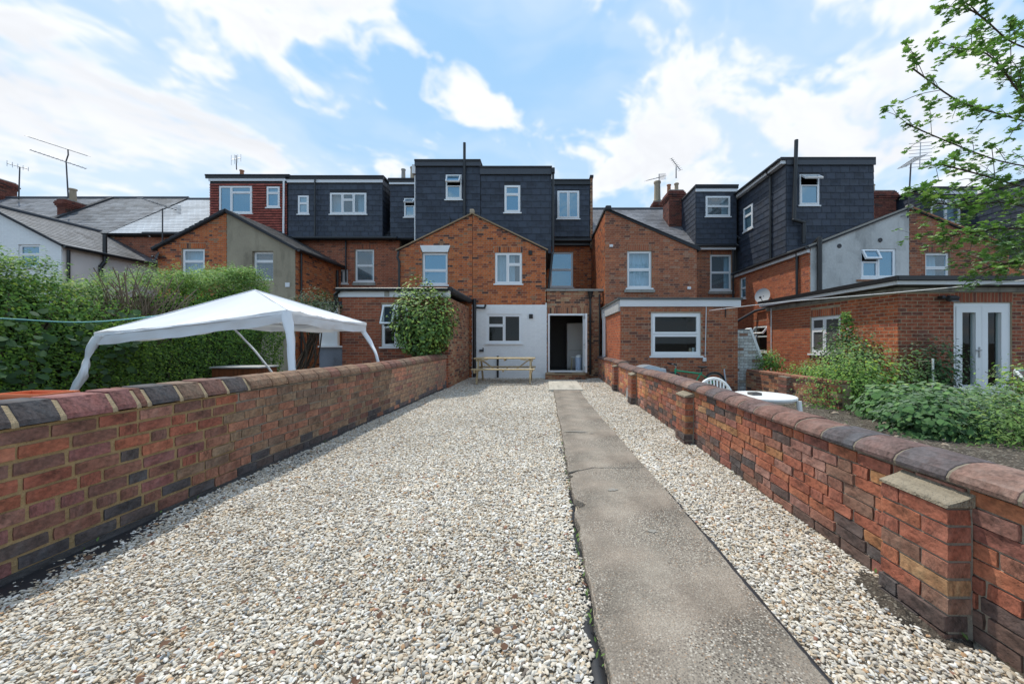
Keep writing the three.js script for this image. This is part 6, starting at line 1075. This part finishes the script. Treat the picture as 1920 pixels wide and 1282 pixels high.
// ---------------------------------------------------------------- right garden things
{
  const t = thing('garden_table', 'white oval plastic garden table behind the right wall', 'table'), cx = 2.72, D = 4.93, y = .565, gy = -.13;
  const s = new THREE.Shape(); s.absellipse(0, 0, .35, .40, 0, Math.PI * 2); const g = new THREE.ExtrudeGeometry(s, { depth: .014, bevelEnabled: true, bevelSize: .012, bevelThickness: .01, bevelSegments: 3, curveSegments: 40 }); g.rotateX(-Math.PI / 2); g.translate(cx, y - .02, -D); obj('tabletop', g, M.plastic, t);
  const ap = new THREE.CylinderGeometry(1, .97, .028, 40, 1, true); ap.scale(.34, 1, .39); ap.translate(cx, y - .036, -D); obj('apron', ap, std([.74, .74, .72], { side: THREE.DoubleSide, roughness: .4 }), t);
  for (const [a, b] of [[-1, -1], [1, -1], [-1, 1], [1, 1]]) obj('leg', cyl(V(cx + a * .26, y - .03, -D + b * .3), V(cx + a * .3, gy, -D + b * .34), .03, .022, 8), M.plastic, t);
  const a = tag(new THREE.Group(), 'small dark square ashtray lying on the white plastic table', 'ashtray'); a.name = 'ashtray'; scene.add(a); things.push(a); const ax = cx - .1, az = -D - .0;
  obj('dish', [box(ax - .06, ax + .06, y + .003, y + .01, az - .06, az + .06), box(ax - .06, ax + .06, y + .01, y + .035, az - .06, az - .048), box(ax - .06, ax + .06, y + .01, y + .035, az + .048, az + .06), box(ax - .06, ax - .048, y + .01, y + .035, az - .0475, az + .0475), box(ax + .048, ax + .06, y + .01, y + .035, az - .0475, az + .0475)], std([.09, .085, .085], { roughness: .5 }), a);
}
{
  const t = thing('plastic_chair', 'white plastic garden chair with slatted round back beside the oval table', 'chair'), cx = 2.40, D = 5.55, gy = -.12, w = .255;
  // rounded back: hoop and slats, leaning a little away
  const arch = []; for (let i = 0; i <= 20; i++) { const a = Math.PI * i / 20; arch.push(V(cx - Math.cos(a) * w, .40 + Math.sin(a) * .31, -D - .02 - Math.sin(a) * .05)); }
  obj('back_hoop', new THREE.TubeGeometry(new THREE.CatmullRomCurve3(arch), 40, .022, 8).scale(1, 1, 1), M.plastic, t);
  for (let i = -4; i <= 4; i++) { const x = cx + i * .047, yt = .40 + .31 * Math.sqrt(1 - (i * .047 / w) ** 2) - .01; obj('back_slat', bar(V(cx + i * .036, .31, -D), V(x, yt, -D - .06), .021, .012), M.plastic, t); }
  obj('seat', rbox(.44, .03, .42, .012).translate(cx, .30, -D + .18), M.plastic, t);
  for (const s of [-1, 1]) { obj('leg', cyl(V(cx + s * .2, .30, -D), V(cx + s * .23, gy, -D - .05), .022, .018), M.plastic, t); obj('leg', cyl(V(cx + s * .2, .30, -D + .36), V(cx + s * .23, gy, -D + .4), .022, .018), M.plastic, t); obj('arm', tube([V(cx + s * w, .42, -D - .03), V(cx + s * .27, .50, -D + .12), V(cx + s * .26, .46, -D + .34), V(cx + s * .22, .30, -D + .38)], .02, 12, 8), M.plastic, t); }
}
{ // bicycle leaning by the extension wall
  const t = thing('bicycle', 'green and black small bicycle leaning before the extension wall', 'bicycle'), z = -9.75, gy = -.055, rr = .25, bx = X(1340, 9.75), fx = X(1262, 9.75), green = std([.02, .36, .18], { roughness: .35 }), blk = M.black;
  const wheel = (x, n) => { const w = new THREE.Group(); w.name = 'wheel'; t.add(w); const ty = new THREE.TorusGeometry(rr, .026, 10, 36); ty.translate(x, gy + rr + .026, z); obj('tyre', ty, blk, w); const rm = new THREE.TorusGeometry(rr - .03, .010, 8, 36); rm.translate(x, gy + rr + .026, z); obj('rim', rm, M.metal, w); const sp = []; for (let i = 0; i < 14; i++) { const a = i / 14 * 6.283; sp.push(cyl(V(x, gy + rr + .026, z), V(x + Math.cos(a) * (rr - .03), gy + rr + .026 + Math.sin(a) * (rr - .03), z), .0015, .0015, 4)); } sp.push(cyl(V(x, gy + rr + .026, z - .04), V(x, gy + rr + .026, z + .04), .02, .02, 8)); obj('spokes', sp, M.metal, w); };
  wheel(bx, 0); wheel(fx - .02, 1);
  const ax = gy + rr + .026, head = V(fx + .07, .57, z), headL = V(fx + .05, .42, z), bb = V((fx + bx) / 2 + .03, .22, z), st = V(X(1318, 9.75) - .03, .48, z), rear = V(bx, ax, z);
  obj('frame', [cyl(headL, bb, .024, .024), cyl(head.clone().lerp(headL, .3), st.clone().add(V(0, -.04, 0)), .02, .02), cyl(st, bb, .02, .02), ...[-1, 1].flatMap((s) => [cyl(bb.clone().add(V(0, 0, s * .03)), rear.clone().add(V(0, 0, s * .05)), .011, .009), cyl(st.clone().add(V(0, -.06, s * .02)), rear.clone().add(V(0, 0, s * .05)), .009, .009)]), cyl(head, headL, .028, .028)], green, t);
  obj('fork', [cyl(headL, V(fx - .0, .34, z), .02, .016), cyl(V(fx, .34, z - .045), V(fx, .34, z + .045), .014, .014), ...[-1, 1].map((s) => cyl(V(fx, .34, z + s * .045), V(fx - .02, ax, z + s * .045), .014, .01))], blk, t);
  obj('handlebar', [cyl(head, V(fx + .08, .66, z), .016, .016), tube([V(fx - .04, .69, z - .25), V(fx + .07, .665, z - .08), V(fx + .07, .665, z + .08), V(fx - .04, .69, z + .25)], .015, 14, 8)], M.metal, t); obj('grip', [cyl(V(fx - .045, .691, z - .26), V(fx + .02, .678, z - .16), .024, .024), cyl(V(fx - .045, .691, z + .26), V(fx + .02, .678, z + .16), .024, .024)], blk, t);
  const sd = new THREE.SphereGeometry(1, 16, 10), sp = sd.attributes.position; for (let i = 0; i < sp.count; i++) { const u = sp.getX(i); sp.setXYZ(i, u * .13, sp.getY(i) * .028 + .02 * u * u, sp.getZ(i) * (u > 0 ? .065 : .065 * (1 + u * .75) + .012)); } sd.computeVertexNormals(); sd.translate(st.x + .02, .605, z); obj('saddle', [sd, cyl(st, V(st.x + .01, .59, z), .013, .013)], blk, t);
  const cr = new THREE.TorusGeometry(.07, .006, 6, 24); cr.translate(bb.x, bb.y, z + .045); obj('crank', [cr, cyl(bb.clone().add(V(0, 0, .06)), bb.clone().add(V(.1, -.08, .06)), .009, .009), cyl(bb.clone().add(V(0, 0, -.06)), bb.clone().add(V(-.1, .08, -.06)), .009, .009)], M.darkMetal, t); obj('pedal', [rbox(.08, .02, .07, .004).translate(bb.x + .1, bb.y - .08, z + .1), rbox(.08, .02, .07, .004).translate(bb.x - .1, bb.y + .08, z - .1)], blk, t);
}
{ // covered barbecue
  const t = thing('barbecue_cover', 'silver grey crumpled cover over a barbecue behind the right wall', 'cover'), D = 8.6, x0 = X(1182, D), x1 = X(1242, D), yt = Y(684, D), g = new THREE.BoxGeometry(x1 - x0, yt + .12, .5, 14, 12, 10), p = g.attributes.position, cx = (x0 + x1) / 2;
  for (let i = 0; i < p.count; i++) { const y = p.getY(i) / (yt + .12) + .5, k = 1 + .12 * (1 - y) + .10 * (fbm(p.getX(i) * 5 + 3, p.getY(i) * 4 + p.getZ(i) * 5, 3, 9) - .5); let yy = p.getY(i) + (y > .95 ? -.10 * ((p.getX(i) / .35) ** 2) - .04 * (p.getX(i) < 0 ? -p.getX(i) * 3 : 0) : 0) + .03 * (fbm(p.getX(i) * 7, p.getZ(i) * 7, 3, 12) - .5); p.setXYZ(i, p.getX(i) * k, yy, p.getZ(i) * k); }
  const gg = toCreasedNormals(g, 1.1); gg.translate(cx, (yt - .12) / 2, -D); obj('cover', gg, std([.42, .46, .50], { metalness: .55, roughness: .36, side: THREE.DoubleSide }), t);
}
{ // spade standing against the wall
  const t = thing('spade', 'spade with grey shaft and open handle standing by the extension corner', 'spade'), D = 10.0, x = X(1358, D), yt = Y(686, D);
  obj('shaft', cyl(V(x, yt - .08, -D), V(x, .12, -D + .12), .017, .02, 10), std([.42, .45, .50], { roughness: .5 }), t);
  obj('handle', [tube([V(x, yt - .1, -D), V(x - .05, yt - .04, -D), V(x - .06, yt, -D), V(x + .06, yt, -D), V(x + .05, yt - .04, -D), V(x, yt - .1, -D)], .013, 30, 6)], std([.36, .24, .14], { roughness: .6 }), t);
  const s = new THREE.Shape([[-.09, .15], [.09, .15], [.085, -.06], [0, -.14], [-.085, -.06]].map((p) => new THREE.Vector2(...p))), g = new THREE.ExtrudeGeometry(s, { depth: .006, bevelEnabled: false }); g.rotateX(-.1); g.translate(x, .02, -D + .13); obj('blade', g, M.darkMetal, t);
}
{ // old white painted boundary wall with a raked end
  const w = thing('boundary_wall', 'white painted old brick boundary wall with sloping end beside the extension', 'wall'), D = 10.5;
  const poly = [[1379, 740], [1379, 617], [1405, 617], [1432, 688], [1432, 740]].map(([a, b]) => [X(a, D), Y(b, D)]);
  facade(w, front(D), poly, [], { pal: 'oldWhite', seed: 201, bond: 'stretcher', depth: .24, mortar: std([.30, .29, .28], { map: tGrain }), ch: .078 });
  const cb = [], n = 9, a = poly[2], b = poly[3]; for (let i = 0; i < n; i++) { const t = (i + .5) / n, g = rbox(.13, .07, .26, .015); g.rotateZ(Math.atan2(b[1] - a[1], b[0] - a[0])); g.translate(lerp(a[0], b[0], t) + .03, lerp(a[1], b[1], t) + .02, -D - .11); const m = obj('coping_brick', g, M.whitePaint, w); }
}
{ // low retaining wall with a pier
  const w = thing('retaining_wall', 'low flaking brick retaining wall with pier in front of the kitchen window', 'wall'), x = 5.3;
  const pal = 'oldWhite'; facade(w, leftF(x), rect(-10.4, -.16, -7.1, .46), [], { pal: 'mixed', seed: 203, bond: 'stretcher', depth: .22 });
  const pb = obj('pier', box(x - .12, x - .003, -.16, .48, -8.75, -8.45), M.mortarGrey, w), R = rngOf(204); for (let k = 0; k < 8; k++) { placeBrick(pb, of(rBrown, R), R, x - .065, -.12 + k * .078, -8.6, .13, .066, .31, 0, .5); }
  for (let i = 0; i < 14; i++) { const g = rbox(.24, .06, .22, .012); g.translate(x + .1, .49, -7.22 - i * .232); obj('coping_brick', g, of(farRed, R), w); }
}
{ // cold frame at the far right
  const t = thing('cold_frame', 'leaning grey framed glazed panel at the right picture edge', 'garden frame'), D = 7.0, a = P(1904, 694, D), b = P(1935, 728, D - .3), c = P(1990, 728, D - .3), d = P(1975, 694, D);
  obj('frame', [bar(a, b, .04, .03), bar(b, c, .04, .03), bar(c, d, .04, .03), bar(d, a, .04, .03)], M.fascia, t); obj('leg', [bar(a, a.clone().setY(0), .03, .03), bar(b, b.clone().setY(0), .03, .03), bar(c, c.clone().setY(0), .03, .03), bar(d, d.clone().setY(0), .03, .03)], M.fascia, t);
  const g = new THREE.BufferGeometry(); g.setAttribute('position', new THREE.BufferAttribute(new Float32Array([a, b, c, a, c, d].flatMap((p) => [p.x, p.y, p.z])), 3)); g.computeVertexNormals(); obj('pane', g, M.paneLow, t);
}
{ const t = thing('drying_post', 'short white post with cord standing in the shrub by the doors', 'post'), D = 7.6; obj('post', cyl(V(X(1750, D), 0, -D), V(X(1750, D), Y(672, D), -D), .018, .018, 10), M.plastic, t); obj('cord', tube([V(X(1750, D), Y(676, D), -D), V(X(1735, D), Y(677, D), -D), V(X(1718, D), Y(676, D), -D)], .005, 8, 5), M.buff, t); }
// ---------------------------------------------------------------- aerials and dishes
function aerial(label, base, top, boomA, boomB, n, el, vertical, r = .018, reflector = 0) {
  const t = thing('television_aerial', label, 'aerial'); obj('mast', cyl(base, top, r, r * .85, 7), M.darkMetal, t);
  const d = boomB.clone().sub(boomA), side = vertical ? V(0, 1, 0) : V(d.z, 0, -d.x).normalize(); obj('boom', cyl(boomA, boomB, r * .65, r * .65, 6), M.metal, t);
  const e = []; for (let i = 0; i < n; i++) { const p = boomA.clone().lerp(boomB, n > 1 ? i / (n - 1) : 0), l = el * (1 - .35 * i / n); e.push(cyl(p.clone().addScaledVector(side, -l / 2), p.clone().addScaledVector(side, l / 2), r * .36, r * .36, 5)); }
  if (reflector) for (let i = -3; i <= 3; i++) { const p = boomA.clone().add(V(0, i * reflector / 6, 0)), s2 = V(1, 0, .2).normalize(); e.push(cyl(p.clone().addScaledVector(s2, -reflector * .62), p.clone().addScaledVector(s2, reflector * .62), r * .4, r * .4, 5)); }
  obj('element', e, M.metal, t); return t;
}
aerial('small aerial with short crossed boom at the far left roof end', P(34, 374, 20.5), P(36, 313, 20.5), P(12, 306, 20.2), P(52, 317, 20.8), 5, .3, true, .03);
{ const t = aerial('tall aerial with two long sloping booms above the left roofs', P(127, 370, 18.8), P(123, 302, 18.8), P(160, 316, 19.2), P(56, 281, 17.6), 14, .22, false, .03); obj('mast', pipeGeo([P(123, 302, 18.8), P(127, 290, 18.8), P(126.5, 281, 18.8)], .025), M.darkMetal, t); obj('boom', cyl(P(163, 292, 19.2), P(52, 256, 17.6), .018, .018, 6), M.metal, t); const e = []; for (let i = 0; i < 16; i++) { const p = P(163, 292, 19.2).lerp(P(52, 256, 17.6), i / 15); e.push(cyl(p.clone().add(V(-.05, 0, .1)), p.clone().add(V(.05, 0, -.1)), .007, .007, 5)); } obj('element', e, M.metal, t); }
aerial('aerial on a thin mast in front of the pale slate roof', P(304, 455, 14.0), P(304, 391, 14.0), P(331, 394, 14.4), P(262, 371, 13.2), 12, .34, false, .022, .3);
aerial('small crossed aerial above the red tile dormer', P(443, 318, 20.5), P(442, 291, 20.5), P(433, 300, 20.3), P(451, 296, 20.8), 4, .52, true, .025);
aerial('spindly aerial on the small chimney right of centre', P(1236, 385, 21.0), P(1236, 326, 21.0), P(1242, 331, 21.2), P(1214, 338, 20.2), 9, .5, false, .022, .3);
aerial('tilted aerial above the tall brick chimney right of centre', P(1268, 334, 18.8), P(1268, 312, 18.8), P(1276, 319, 18.8), P(1259, 297, 18.4), 8, .26, false, .026);
{ const t = aerial('large spiky aerial on a silver mast at the rendered gable', P(1703, 408, 12.3), P(1709, 300, 12.3), P(1727, 292, 12.6), P(1692, 314, 11.4), 14, .34, false, .024); const e = []; for (let i = 0; i < 8; i++) { const y = 268 + i * 6.4; e.push(cyl(P(1705, y + 1.5, 12.6), P(1748, y - 2, 12.6), .008, .008, 5)); } e.push(cyl(P(1727, 266, 12.6), P(1725, 316, 12.6), .012, .012, 6)); obj('reflector', e, M.metal, t); obj('bracket', [cyl(P(1700, 392, 12.36), P(1703, 388, 12.3), .02, .02), cyl(P(1690, 405, 12.38), P(1703, 402, 12.3), .015, .015)], M.metal, t); }
function dish(label, c, r, dir, m, arm) {
  const t = thing('satellite_dish', label, 'satellite dish'), g = new THREE.SphereGeometry(r * 1.6, 24, 8, 0, 6.2832, 0, .68); g.translate(0, -r * 1.6, 0); const k = 1 / Math.sin(.68) / 1.6; g.scale(k, .55, k * 1.08); g.rotateX(-Math.PI / 2); const q = new THREE.Quaternion().setFromUnitVectors(V(0, 0, -1), dir.clone().normalize().negate());
  const q2 = new THREE.Quaternion().setFromUnitVectors(V(0, 0, 1), dir.clone().normalize()); g.applyQuaternion(q2); g.translate(c.x, c.y, c.z); obj('reflector', g, m, t);
  const f = c.clone().addScaledVector(dir.clone().normalize(), r * .9).add(V(0, -r * .45, 0)); obj('feed_arm', [cyl(c.clone().add(V(0, -r * .8, 0)), f, .012, .012, 6), new THREE.SphereGeometry(.045, 10, 8).translate(f.x, f.y, f.z)], M.darkMetal, t); obj('bracket', pipeGeo([c, arm], .02, 6), M.darkMetal, t);
}
dish('pale grey satellite dish on the sunlit side wall above extension eaves', P(1431, 555, 14.6), .27, V(-.75, .25, .6), std([.40, .41, .42], { roughness: .5, side: THREE.DoubleSide }), V(8.34, Y(560, 14.6), -14.5));
dish('small black satellite dish at left eave of the brick half gable', P(295, 481, 14.1), .16, V(-.5, .3, .9), std([.03, .03, .034], { roughness: .6, side: THREE.DoubleSide }), P(310, 483, 14.18));
dish('dark satellite dish half hidden behind the extension flat roof', P(1728, 527, 11.6), .26, V(.15, .9, .6), std([.10, .13, .17], { roughness: .5, side: THREE.DoubleSide }), P(1728, 545, 12.3));

// ---------------------------------------------------------------- set every thing's base, shadows, render
for (const t of things) {
  if (t.userData.based || t.position.lengthSq() > 0) continue;
  t.updateMatrixWorld(true); const b = new THREE.Box3(); t.traverse((o) => { if (o.isInstancedMesh) { o.computeBoundingBox(); b.union(o.boundingBox.clone().applyMatrix4(o.matrixWorld)); } else if (o.isMesh) { o.geometry.computeBoundingBox(); b.union(o.geometry.boundingBox.clone().applyMatrix4(o.matrixWorld)); } });
  const c = b.getCenter(new THREE.Vector3()); c.y = Math.max(b.min.y, -.2); t.position.copy(c); for (const k of t.children) k.position.sub(c);
}
scene.traverse((o) => { if (o.isMesh) { o.castShadow = true; o.receiveShadow = true; } });
renderer.render(scene, camera);
